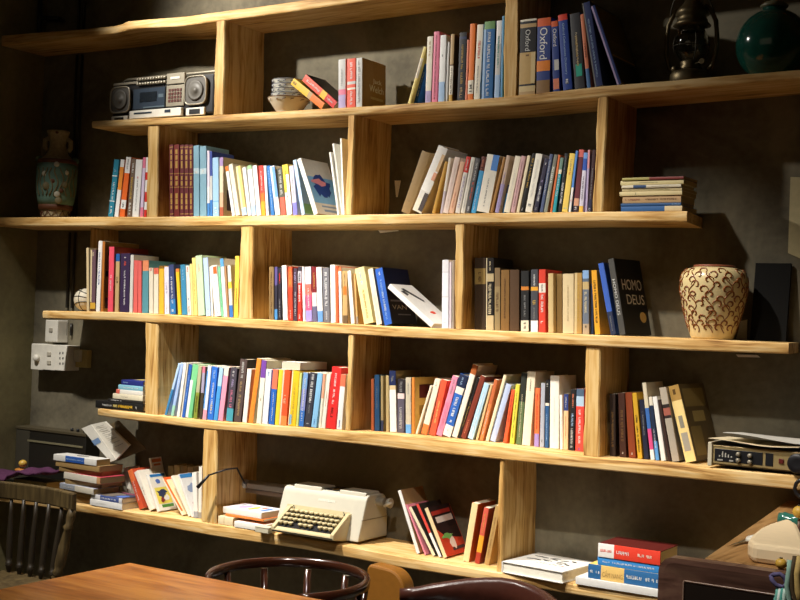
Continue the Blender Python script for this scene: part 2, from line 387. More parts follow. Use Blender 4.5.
def side_patch(pts, col, name='cover_picture', lift=.0004):
    def f(root, T, Dp, H):
        mb = MB(); A = [mb.bm.verts.new((T/2+lift, Dp*u, H*(1-v))) for u, v in pts]; B = [mb.bm.verts.new((T/2-.0002, Dp*u, H*(1-v))) for u, v in pts]
        mb.face(A); n = len(A)
        for i in range(n): mb.face((A[i], A[(i+1) % n], B[(i+1) % n], B[i]))
        mb.done(name, cover_mat(col), root, world=False)
    return f
def arts(*fs):
    def f(*a):
        for q in fs: q(*a)
    return f
def blob(cu, cv, ru, rv, n=14, j=.25, seed=1):
    rn = random.Random(seed); return [(cu+ru*math.cos(2*math.pi*k/n)*(1+rn.uniform(-j, j)), cv+rv*math.sin(2*math.pi*k/n)*(1+rn.uniform(-j, j))) for k in range(n)]
def parse(bs):
    out = []
    for tok in bs.split():
        h, _, e = tok.partition(':'); out.append((h, float(e) if e else 1.0))
    out[-1] = (out[-1][0], 1.0); return out
def maincol(bands):
    p = 0; best = (0, None)
    for h, e in bands:
        if e-p > best[0]: best = (e-p, h)
        p = e
    return best[1]
def side_px(k, px, y):
    return px_x(px, y, lambda x: zt(k, x))
NB = [0]
SHORTP = {'near the bowls': 'near bowls', 'on the boombox shelf': 'boombox shelf', 'lantern shelf': 'lantern shelf', 'beside the tall vase': 'by tall vase', 'third shelf middle': 'third shelf', 'third shelf right': 'third shelf right', 'fourth shelf left': 'fourth shelf', 'fourth shelf middle': 'fourth shelf middle', 'fourth shelf right': 'fourth shelf right', 'fifth shelf left': 'fifth shelf', 'fifth shelf middle': 'fifth shelf middle', 'near the amplifier': 'near amplifier', 'bottom shelf left': 'bottom shelf', 'back of bottom shelf': 'bottom shelf back', 'right of the typewriter': 'by the typewriter'}
def row(k, phrase, group, setback, items, first='beside the divider'):
    L = []
    for it in items:
        xbl, xbr, xtl, yt, bs, let, desc = it[:7]; o = dict(it[7]) if len(it) > 7 else {}
        sb = setback(xbl) if callable(setback) else setback
        sb = o.get('sb', sb)+random.uniform(0, .004); y = -D+sb
        xl = side_px(k, xbl, y); xr = side_px(k, xbr, y); tp = at(xtl, yt, y); z0 = zt(k, xl)
        dx, dz = tp.x-xl, tp.z-z0; th = math.atan2(dx, dz); H = math.hypot(dx, dz); T = o.get('T', (xr-xl)*math.cos(th))
        if abs(th) < .012: th = 0.0
        L.append(dict(xl=xl, T=max(T, .0045), th=th, H=H, y=y, bs=bs, let=let, desc=desc, o=o))
    # keep neighbours from cutting into each other
    def span(b, z):            # left and right limits of the leaning spine at height z
        c, s = math.cos(b['th']), math.sin(b['th']); l = b['xl']+z*math.tan(b['th']); return l, l+b['T']/c
    for a, b in zip(L, L[1:]):
        if a['o'].get('free') or b['o'].get('free'): continue
        ov = max(span(a, z)[1]-span(b, z)[0] for z in (0.0, min(a['H']*math.cos(a['th']), b['H']*math.cos(b['th']))))+.0005
        if ov > 0:
            cut = min(ov, a['T']*.3); a['T'] -= cut; rest = ov-cut
            if rest > 0: b['xl'] += min(rest, .02)
    prev = None
    for b in L:
        o = b['o']; th, T, H = b['th'], b['T'], b['H']
        Dp = o.get('D', random.uniform(.125, .15)); Dp = min(Dp, -b['y']-.012)
        # the corner that touches the plank
        zs = min(zt(k, b['xl']), zt(k, b['xl']+T), )
        zmax = max(zt(k, b['xl']), zt(k, b['xl']+T/2), zt(k, b['xl']+T))
        cx = b['xl']+T/2*math.cos(th) if th <= 0 else b['xl']+T/2*math.cos(th)
        z = zmax+abs(math.sin(th))*T/2+.0004
        lab = o.get('label')
        if not lab:
            lab = f"{b['desc']}, {'right of the '+prev if prev else first}, {phrase}"
            if len(lab.replace(',', ' ').split()) > 16: lab = f"{b['desc']}, {'right of '+prev if prev else first}, {SHORTP[phrase]}"
        root = thing('book', lab, 'book', (cx, b['y'], z), 0, group); root.rotation_euler = (0, th, o.get('rz', 0))
        bands = parse(b['bs'])
        build_book(root, T, Dp, H, bands, o.get('c', maincol(bands)), o.get('hard', T > .03), b['let'], o.get('text', ()), o.get('patch', ()), o.get('pages'), o.get('art'))
        prev = o.get('short', b['desc']); NB[0] += 1
    return L
def flat_stack(k, items, base=None, phrase='', group=None, zlift=0.0):
    """books lying flat, bottom first: (x left px, x right px, thickness px, y plane, depth, bands, letters, label, opts)"""
    z = None
    for it in items:
        xl, xr, tpx, y, Dp, bs, let, lab = it[:8]; o = dict(it[8]) if len(it) > 8 else {}
        zz = base if base is not None else None
        if z is None:
            X0 = side_px(k, xl, y); X1 = side_px(k, xr, y); z = max(zt(k, X0), zt(k, X1), zt(k, (X0+X1)/2))+.0005+zlift
        cz = z
        X0 = px_x(xl, y, lambda x: cz); X1 = px_x(xr, y, lambda x: cz); H = X1-X0
        sc_ = abs(at(xl, 300, y).z-at(xl, 301, y).z); T = tpx*sc_
        root = thing('book', lab, 'book', ((X0+X1)/2, y, z+T/2), 0, group)
        # frame: book's own z (top) points to -x, its x to +z (front cover up); centre the spine on the root
        root.rotation_euler = (Matrix.Rotation(o.get('rz', random.uniform(-.03, .03)), 3, 'Z') @ Matrix.Rotation(-math.pi/2, 3, 'Y')).to_euler()
        root.location = Vector((0, 0, 0)); off = root.rotation_euler.to_matrix() @ Vector((0, 0, H/2))
        root.location = Vector(((X0+X1)/2, y, z+T/2))-off
        bands = parse(bs); build_book(root, T, Dp, H, bands, o.get('c', maincol(bands)), o.get('hard', T > .03), let, o.get('text', ()), o.get('patch', ()), o.get('pages'), o.get('art'))
        z += T+.0006; NB[0] += 1
    return z

# ---- second shelf, between the bowls and the post
row('B', 'near the bowls', 'books beside the bowls on the boombox shelf', .012, [
 (321, 327, 290.6, 84.4, 'y:.52 t:.62 o', 'n4-12', 'yellow orange paperback', dict(label='yellow and orange paperback tipped against the stack of bowls', T=.028, D=.12, free=True)),
 (333, 338, 302, 81, 'C:.55 y:.7 r', 'w10-50*.35 w75-92*.3', 'red paperback', dict(label='red paperback with yellow band tipped over the yellow one by the bowls', T=.030, D=.12, c='N', free=True)),
 (338.3, 345.6, 338.4, 60, 'h:.62 p:.73 v', 'g20-55*.3', 'pale lilac paperback with pink band'),
 (347, 355.5, 347.2, 59.3, 'C:.47 h:.53 C:.6 W:.64 C', 'w8-42*.35 w68-94*.35', 'coral red paperback'),
 (356, 362, 356.3, 58.5, 'h', 'g6-94*.5', 'grey paperback with brown cover facing right', dict(short='grey paperback', D=.155, c='8A6430', art=arts(side_patch([(.08, .02), (.45, .02), (.5, .5), (.3, .95), (.08, .95)], 'T', 'cover_portrait'), side_text('Jack', .45, .82, .36, .48, 'h'), side_text('Welch', .3, .9, .5, .64, 'h'), side_patch([(.35, .74), (.88, .74), (.88, .79), (.35, .79)], 'A89468', 'cover_lines')))),
 ], 'leftmost')
row('B', 'on the boombox shelf', 'books on the boombox shelf left of the tall post', .014, [
 (407.7, 411.6, 423.6, 47.5, 'Y:.2 W:.55 Y', 'd10-90*.4', 'thin cream yellow book leaning right', dict(D=.13)),
 (413.5, 419, 424.5, 65, '1F5FA8', 'w20-80*.4', 'low blue paperback leaning right', dict(sb=.03, D=.11)),
 (424, 429.8, 426, 37, 'W:.82 v', 't6-30*.4 v86-97*.5', 'cream paperback with lilac foot'),
 (431.5, 437, 434, 32, 'p', 'R5-95*.3', 'pink paperback'),
 (438, 444, 440.4, 35.6, 'w:.7 l', 'k28-32*.3', 'white paperback fading to blue', dict(short='white and blue one')),
 (445.6, 447.6, 447.3, 42, 'h', '', 'thin grey booklet'),
 (448.4, 452.2, 451, 34.5, 't:.45 n:.47 W:.9 d', 'n50-88*.4', 'tan paperback with brown waist', dict(c='T')),
 (457, 464.5, 459, 33, 'k:.06 B:.1 k', 'd18-60*.35 d62-75*.4 t78-95*.6', 'thick black paperback'),
 (465, 467, 467, 40, 'O', '', 'thin orange brown booklet'),
 (467.4, 472.8, 470.8, 24, 'o:.74 W:.92 o', 'k76-90*.6', 'orange hardback with white sticker', dict(short='orange hardback')),
 (473.3, 479.6, 477.3, 25, 'W', 'r20-45*.5 g55-90*.25', 'cream paperback with red title'),
 (481.8, 492.5, 485.3, 22, '6F9A5C:.1 2A6BA8', 'w14-96*.4', 'blue green hardback with white title', dict(short='blue green hardback', patch=((0, .2, .1, 1, 'l'),))),
 (494, 499.3, 497.5, 21, 'w:.3 h:.7 l', 'j20-60*.45', 'white paperback with teal title'),
 (500.3, 502.6, 502.3, 16, '5C9CC8', '', 'thin light blue booklet'),
 ], 'leftmost')
row('B', 'lantern shelf', 'dictionaries on the lantern shelf', lambda x: .012, [
 (518.5, 535, 520.3, 21, 'W:.025 k:.06 t:.11 k:.44 C8A566:.86 k:.885 D8C08C:.96 t', 'n47-49*.3', 'thick black and tan dictionary', dict(text=[('Oxford', .14, .42, 'h', .3)], patch=((.72, .98, .445, .855, 'D9C08A'),), D=.17)),
 (536, 550, 537.4, 19.5, 'E0622C:.11 34488E:.57 F08A2A:.71 2A3F86:.83 T', '', 'big blue dictionary with orange square', dict(short='big blue dictionary', text=[('Oxford', .13, .55, 'w', .55)], D=.17)),
 (553, 561.5, 551, 22, 'E0622C:.08 27408C', '', 'narrow blue dictionary with orange top', dict(short='narrow blue dictionary', text=[('Oxford', .11, .36, 'w', .5)], patch=((.3, .95, .55, .7, 'h'), (.1, .9, .82, .97, 'O')))),
 (563, 572.5, 557.7, 16, 'E8432C:.08 24459C', 'w86-92*.7', 'blue dictionary with red top', dict(text=[('Oxford Collocations Dictionary', .12, .8, 'l', .3)])),
 (574.8, 585, 569.5, 15, '3E3E42', 'd30-70*.28', 'dark grey dictionary with teal dot', dict(short='dark grey dictionary', text=[('Practical English Usage', .26, .68, 'c', .22)], patch=((.25, .85, .68, .84, '2FB59A'),))),
 (587, 592.6, 580, 15, 'E88A64:.74 4A78B0', 'R40-60*.5', 'salmon and blue paperback'),
 (594.5, 603.5, 581.5, 4, '27366A', 'l20-90*.25', 'tall navy book leaning left', dict(patch=((0, .15, 0, 1, 'g'),), D=.2)),
 (617.5, 622, 591, 7, '2F3F7C', '', 'thin navy book with olive cover', dict(short='thin navy book', c='7E7242', D=.2, patch=((0, .4, 0, 1, 'v'),), art=arts(side_patch([(.05, .03), (.95, .03), (.95, .42), (.05, .42)], '7A6C3A'), side_patch([(.04, .62), (.96, .62), (.96, .64), (.04, .64)], 'd'), side_patch([(.04, .66), (.96, .66), (.96, .97), (.04, .97)], '3A3A2C')))),
 ], 'against the post')

# ---- third shelf
row('C', 'beside the tall vase', 'books between the tall vase and the divider', .016, [
 (108, 113, 114.2, 160, '2F86A0', 'l18-24*.5 w40-70*.45 w82-95*.5', 'teal paperback', dict(patch=((0, 1, .28, .295, 'w'), (0, 1, .72, .735, 'w')))),
 (114.3, 118.2, 120.8, 160, 'w:.13 F0963A:.53 w', '', 'thin white and orange paperback'),
 (119.5, 126, 126.2, 157.6, 'w:.27 F2702E:.72 w:.87 F2702E', 'g4-20*.4 k75-84*.4', 'orange and white banded paperback', dict(short='orange banded paperback')),
 (127, 131.4, 131.6, 159, '7A6656', 'd32-68*.6 w6-24*.5 w76-96*.6', 'brown grey paperback'),
 (132, 138.6, 136, 160, 'w', 'g35-90*.22 r30-33*.3', 'white paperback with tiny red mark', dict(short='white paperback')),
 (140, 143, 143, 157.5, 'p:.18 DCCBE6:.84 p', '', 'lilac pink paperback'),
 (143.8, 146.4, 146.2, 157.5, 'w:.25 r:.38 w:.58 r:.75 w:.88 r', '', 'red and white striped booklet'),
 ], 'leftmost')
mg = 'm:.02 d:.05 m:.1'
GP = tuple((.3, .72, a, b, 'B8924A') for a, b in ((.07, .13), (.15, .21), (.23, .33), (.44, .49), (.51, .57), (.68, .75), (.76, .83), (.85, .9)))
def gilt(a): return 'm:.03 B08A44:.04 m:.13 m:.4 B08A44:.41 m:.59 B08A44:.6 m:.96 B08A44:.97 m'
row('C', 'third shelf middle', 'books in the third shelf middle compartment', .010, [
 (169.6, 173.4, 169.3, 145, gilt(0), '', 'maroon gilt volume', dict(label='first maroon gilt volume of the set of five, nearest the divider', patch=GP)),
 (174, 179.4, 173.8, 145, '742A26:.4 B08A44:.41 742A26:.59 B08A44:.6 742A26', '', 'maroon gilt volume', dict(patch=GP, label='second maroon gilt volume from the divider, wider and redder than its set')),
 (180, 183.7, 180, 145, gilt(0), '', 'maroon gilt volume', dict(patch=GP, label='middle one of the five maroon gilt volumes on the third shelf')),
 (184.3, 188.6, 184.3, 145, gilt(0), '', 'maroon gilt volume', dict(patch=GP, label='fourth maroon gilt volume from the divider on the third shelf')),
 (189.2, 192.9, 189, 145, gilt(0), '', 'maroon gilt volume', dict(patch=GP, label='last maroon gilt volume of five, touching the tall grey blue pair')),
 (193.6, 199.2, 193.4, 146, '86AFC2:.32 C2D8E0:.4 86AFC2', 'w34-39*.6', 'tall grey blue volume', dict(label='left one of two tall grey blue volumes on the third shelf')),
 (200, 206.4, 199.8, 146.6, '86AFC2:.32 C2D8E0:.4 86AFC2', 'w34-39*.6', 'tall grey blue volume', dict(label='right one of two tall grey blue volumes on the third shelf', short='grey blue pair')),
 (207.2, 209.6, 207.2, 151, 'E8DCEA:.55 w:.8 4A8AD0', '', 'thin lilac white booklet'),
 (210, 212.4, 209.8, 151.6, '4052A0:.38 h:.75 3F7FC8', '', 'thin navy and white booklet'),
 (212.8, 218.8, 212.4, 158, 'A4CBEC:.74 7FB6E4:.76 A4CBEC', 'w85-95*.5', 'light blue paperback', dict(D=.13)),
 (219.6, 223.2, 219.5, 157.5, 'A98FC0:.15 E8D2B4:.6 E0B090:.85 B05C40', '', 'lilac to tan picture book', dict(D=.21, c='C9B58C', art=side_patch([(.1, .55), (.5, .55), (.5, .9), (.1, .9)], '4A3A3C'))),
 (232, 235, 225, 167, 'F07A30:.1 w', '', 'thin white book with orange tip'),
 (236, 240, 228.6, 165, 'W', 'h5-95*.3', 'cream white book leaning left'),
 (242.2, 247, 235.6, 167, 'F4E4B0:.85 l', '', 'cream yellow book leaning left', dict(patch=((.45, .98, 0, .84, 'F0D27A'),))),
 (248, 251.3, 242.2, 168, 'w', '', 'thin white book leaning left'),
 (251.8, 256.2, 247, 166, '9CC48E:.08 w:.8 l', 'h10-80*.3', 'white book with green top'),
 (257, 261, 252.6, 166, 'w', 'P20-90*.4', 'plain white paperback'),
 (261.5, 265.6, 258.6, 166, 'D8433A:.55 E8702E:.72 F0A030', 'w10-50*.3', 'red to orange paperback'),
 (266.2, 269.8, 263.5, 166, 'w', 'h10-90*.4', 'slim white paperback'),
 (270.4, 275, 265.9, 166.3, '2E6FB4', 'l10-90*.3', 'blue paperback leaning left'),
 (275.4, 280.4, 269.6, 166.8, 'EDEAF2:.65 E8E4DA', '', 'white paperback with blue stripe', dict(patch=((.42, 1, .02, .64, '6C9EE0'),))),
 (281, 286, 277, 169, '54544A:.62 D8604E', 'h4-58*.6', 'dark and red paperback'),
 (286.8, 292.5, 282, 165.4, 'F0CC4A:.55 W', 'k12-80*.25', 'yellow and white paperback', dict(patch=((.5, 1, .2, 1, 'w'),))),
 (293.2, 297.6, 289, 166.4, 'C9C3D2:.75 7A76C0', 'g8-70*.3', 'lilac grey paperback'),
 (301.5, 305, 292.8, 160.6, 'B9D3F0', '', 'thin pale blue book leaning left', dict(c='A9CDEB', art=side_patch([(.02, .8), (.6, .8), (.6, .98), (.02, .98)], '7DB58A'))),
 (314, 318.4, 297, 160, 'F6F2EA', 'h20-80*.2', 'white book with blue picture cover', dict(short='blue picture cover', hard=True, D=.17, c='D5D3CC', art=arts(side_patch([(.03, .32), (.98, .32), (.98, .8), (.03, .8)], '78AEDB', 'cover_sky'),
     side_patch(blob(.5, .5, .3, .19, 22, .35, 3), '1F3F8A', 'cover_splash', .0007), side_patch(blob(.42, .4, .22, .06, 9, .5, 5), 'D88A94', 'cover_splash', .001),
     side_patch([(.25, .84), (.9, .84), (.9, .87), (.25, .87)], '7F96B4'), side_patch([(.3, .91), (.95, .91), (.95, .95), (.3, .95)], '7F96B4')))),
 (337.4, 340, 329, 152.6, 'F4F1EA', '', 'thin white booklet leaning left'),
 (340.4, 342.6, 331.5, 144, 'E9E6DC', '', 'taller white booklet leaning left', dict(sb=.02)),
 (342.8, 344.6, 340, 138.6, 'EFECE2', '', 'tallest white booklet'),
 ])
row('C', 'third shelf right', 'books in the third shelf right compartment', .012, [
 (401, 410.5, 422, 154, '8E7246', 'n80-82*.2', 'broad brown board bound volume leaning right', dict(label='broad brown board bound volume leaning right, leftmost beside the white one', sb=.035, D=.12, short='brown volume')),
 (412.2, 422.5, 438.6, 149.6, 'EFEAE2:.68 DDD6CC:.8 E6DFC8', '', 'fat white book with dark drawing', dict(short='fat white book', hard=True, patch=((.55, .98, .7, .97, '4A3E3C'), (.62, .95, .38, .5, 'E0A080'), (.7, 1, .1, .36, 'D9B78C')), T=.045)),
 (431.8, 436.5, 444.8, 162, 'C9973C', '', 'thin ochre book leaning right'),
 (437.2, 441, 446, 158, 'F0E6D4:.6 C9BBC0', '', 'cream book with lilac foot'),
 (441.6, 447.8, 453.6, 158, 'F2DCCF', 'P10-90*.3', 'pale pink paperback'),
 (448.5, 453.8, 460.2, 162.6, 'EDBE9C', 'O60-90*.3', 'peach paperback'),
 (455, 459.8, 466.4, 157.4, 'DE3A2E:.28 EEE6DC', 'w5-24*.4 v34-90*.5', 'white paperback with red top'),
 (460.5, 464.8, 471.3, 158, 'ECE6D8', 'h8-92*.3', 'plain ivory paperback'),
 (465.2, 470, 476, 159, '5E5B5C', 'h8-40*.5 C44-75*.45 w88-96*.5', 'grey paperback with white letters', dict(short='grey paperback')),
 (470.6, 475.8, 481.5, 157.4, '6A3A2E:.25 4AA8DE', 'O5-22*.4 w45-95*.25', 'sky blue book with brown top'),
 (476.3, 489.3, 487.3, 156.4, 'EFE8D8', 'g40-90*.14', 'wide ivory book with blue label', dict(short='wide ivory book', label='wide ivory book with blue corner label among the leaning row, third shelf right', patch=((.5, .99, .0, .27, '4F86CE'),), hard=True)),
 (490, 493.3, 503, 158, 'A8793C', '', 'thin brown board book'),
 (494.8, 500.6, 506.6, 156, 'C8AE98:.5 A79AC4', 'v30-90*.5', 'tan and lilac paperback'),
 (501.2, 503, 506.4, 185, '2A3D6A:.3 4A90C8', '', 'low dark blue booklet', dict(sb=.03)),
 (503.6, 510, 515.2, 157, 'F0E6CE', 'h20-80*.2', 'cream paperback leaning right'),
 (510.5, 515, 521.4, 156.6, 'CFA6A6', 'm10-90*.2', 'mauve paperback'),
 (516, 519.3, 527.5, 156, 'EADBB8', '', 'narrow sand paperback'),
 (519.8, 524.6, 532.3, 154, '1A1817', 'd8-60*.6 w92-97*.4', 'black paperback with gold letters'),
 (525, 532, 535.8, 154.6, 'F0EADA', 'g86-90*.6 h10-75*.3', 'ivory hardback with grey foot mark', dict(short='ivory hardback')),
 (533.2, 538.9, 544.7, 159, '2E2A40', 'w8-12*.4 w52-84*.6 v40-44*.5 h92-96*.4', 'dark violet paperback with white title', dict(short='dark violet paperback')),
 (539.6, 543, 549.8, 154.6, '4E5A7C', 'h10-70*.4', 'slate blue paperback'),
 (543.5, 549, 554.2, 155, '77766A:.2 8E9080', 'w22-50*.6 c60-75*.4', 'grey green paperback'),
 (549.8, 552, 558.3, 155, 'D8703C', '', 'thin orange booklet'),
 (552.3, 557.2, 560.4, 158, '6E8C80:.22 E8E0C8:.3 2E9AA8', 'w32-70*.4', 'teal paperback with cream band'),
 (557.6, 561, 564.4, 153.6, '25282C', 'w50-85*.7 g5-40*.4', 'black paperback with white letters'),
 (561.6, 567.8, 569.6, 154, 'F0CE62', 'g10-30*.3 r32-36*.3 a90-94*.9', 'yellow paperback with red dot', dict(short='yellow paperback')),
 (568.4, 571.8, 575.8, 151, '5A8FD8:.6 F0ECE8', 'r80-84*.5', 'blue and white booklet'),
 (572.4, 578, 578.6, 150, 'D86A62:.12 6A2E36:.78 D8A080:.9 3A2630', 'w92-97*.5', 'maroon paperback with red cap'),
 (578.6, 584.4, 583.7, 153, '6FA0DC:.1 2F57B0:.3 D8D2E0:.9 F0C050', 'k40-80*.4', 'white blue capped paperback'),
 (585, 587.2, 588, 150, 'E09CA0:.3 B4A6C8', '', 'thin pink and lilac booklet'),
 (587.6, 591.2, 592.5, 150, '3A2024:.8 2A2A44', 'g30-80*.4 w94-98*.5', 'dark maroon paperback'),
 ])
E8 = [(621, 682, 5.2, 'D8B98C:0 2E5C94:.72 D8C49A', '', 'blue and tan book lowest in the stack at the third shelf end'),
 (620.5, 681, 3.0, '28507E', 'l85-98*.4', 'thin dark blue book second from bottom, stack at third shelf end'),
 (622.5, 681, 7.0, 'B9976C', 'R5-30*.35 n40-92*.35', 'tan lettered book third from bottom, stack at third shelf end'),
 (619.5, 682, 4.3, 'D9C795', 'k24-27*.8', 'cream book with black dot sticking out of third shelf stack'),
 (622, 682, 3.0, 'C9B88C', 'q10-80*.3', 'thin dull cream book above the dotted one in the stack'),
 (621.5, 681, 3.0, 'D8CDB4:.2 2C4870:.42 D8CDB4', 'g50-80*.3', 'thin white book with navy patch in third shelf stack'),
 (620.5, 683.5, 4.4, 'D8C894', 'n30-60*.2', 'cream book second from top in the third shelf stack'),
 (622, 683.5, 2.8, 'A89F5C:.45 7C3430', '', 'olive and red booklet topmost on the third shelf stack')]
flat_stack('C', [(a, b_, t, -D+.02+.003*i % .007, .135-.006*((i*3) % 4), bs.replace('D8B98C:0 ', ''), let, lab, dict(rz=.0, D=1, hard=False, pages=M['oldpaper'])) for i, (a, b_, t, bs, let, lab) in enumerate(E8)], group='stack of books at the third shelf end')

# ---- fourth shelf
row('D', 'fourth shelf left', 'books in the fourth shelf left row', .012, [
 (86.6, 89, 86.2, 248, 'D3BE94', '', 'thin beige book', dict(D=.085, label='thin beige book at the left end of the fourth shelf row, beside the ball')),
 (90, 95, 90.8, 250, '6A4E58:.86 D8A83C:.96 n', 'c4-10*.4', 'plum book with yellow foot', dict(D=.085, patch=((0, .3, 0, .85, 'D6C49A'),))),
 (95.8, 99.8, 98.2, 241, 'EFECE8', '5A78B8'[:0]+'b16-62*.5', 'tall white book with blue title', dict(short='tall white book', D=.2)),
 (100.6, 103, 102.6, 241.6, 'B8702C', '', 'tall tan picture book', dict(D=.2, c='C2A064', art=arts(side_patch([(.1, .12), (.9, .12), (.9, .2), (.1, .2)], '3C3428'), side_patch([(.05, .42), (.3, .42), (.3, .5), (.05, .5)], '2A221E'), side_patch([(.05, .8), (.2, .8), (.2, .95), (.05, .95)], '5A4A5C')))),
 (107.7, 114, 109.2, 247, 'F0566A', 'w42-68*.35', 'bright pink hardback', dict(hard=True, D=.2, c='8E3424')),
 (114.6, 118.4, 116, 254, '2A62A8:.13 C9AB78', 'k40-50*.7', 'tan book with blue cap', dict(sb=.02)),
 (119.5, 128.8, 120.8, 253.6, '3A2A4C', 'w4-8*.3 C14-22*.35 w30-88*.22', 'dark purple hardback', dict(hard=True)),
 (129.2, 132.4, 130.6, 255, 'E0DDD6', '', 'thin pale grey book'),
 (133.2, 137.2, 134, 260.5, 'EE6E68', '', 'coral paperback', dict(label='left one of two coral paperbacks in the fourth shelf left row')),
 (137.8, 141.4, 138, 261, 'EE6E68', '', 'coral paperback', dict(label='right one of two coral paperbacks in the fourth shelf left row', short='coral pair')),
 (142, 148, 142.6, 260.6, 'F0966A:.2 5E9AA6', '', 'teal book with orange cap', dict(hard=True, D=.16)),
 (149, 153, 149, 268, 'EDE2CC', 'r1-6*.8', 'narrow cream book with red edge'),
 (153.6, 158.2, 153.8, 268, 'E8705A:.14 EDE2CC', 'r2-14*.2', 'cream book with red cap'),
 (159, 163.8, 159, 266, '8C6420:.06 EFBC3A', '', 'yellow book with brown cap'),
 (164.6, 169.6, 164.2, 267, 'E9E4F0', 'v34-56*.5 h80-95*.3', 'lilac white paperback'),
 (170.4, 175.8, 168.3, 265, '3F4A78:.7 2F78B8', 'w20-80*.4 w90-95*.5', 'navy paperback shading to blue'),
 (178, 181.2, 175.6, 269, 'E8823C:.07 F2C62C', '', 'slim yellow paperback'),
 (182, 187, 180.2, 265, '3F8AB0', 'l10-30*.3', 'steel blue paperback'),
 (187.5, 191.2, 185.6, 266, 'EFE9DC', 'r3-12*.5 r82-96*.5 b65-70*.4', 'white book with red marks'),
 (191.6, 193.8, 189.6, 264, 'F2DC8C', '', 'thin pale yellow booklet'),
 (194.2, 197.6, 191.8, 258, 'F3D880', 'd30-80*.4', 'taller pale yellow book'),
 (198.2, 204.8, 195.2, 256, 'C4DEB4', 'O15-28*.25', 'pale green book', dict(hard=True)),
 (206, 210.8, 203, 258, 'B8CCEE', 'w90-95*.4', 'pale blue book', dict(D=.19, c='C9C2A8')),
 (211.4, 214, 209.2, 267, 'EFEBE0', '', 'thin white book'),
 (214.4, 221, 210.2, 266, 'F2EEE8', 'O30-33*.3 b82-96*.2', 'white book with orange motif', dict(patch=((.4, .95, .03, .17, 'F0682E'),))),
 (221.4, 223.4, 217.8, 267, '86D0A0', 'z20-80*.5', 'thin mint green booklet'),
 (223.8, 227.2, 219.8, 259, '5AA0DC:.14 F0EEEA', 'h30-90*.3', 'white book with blue cap', dict(D=.17)),
 (227.6, 229.2, 224.3, 266, 'B8885C', '', 'thin brown booklet'),
 (229.6, 233, 227.2, 265.6, 'D8D4C8:.32 E8C94A:.45 D8D4C8:.77 3F78C0', '', 'grey booklet with yellow and blue'),
 (233.8, 238, 235.2, 256, 'F4C84C', 'T50-80*.4', 'yellow book against the divider'),
 ], 'leftmost')
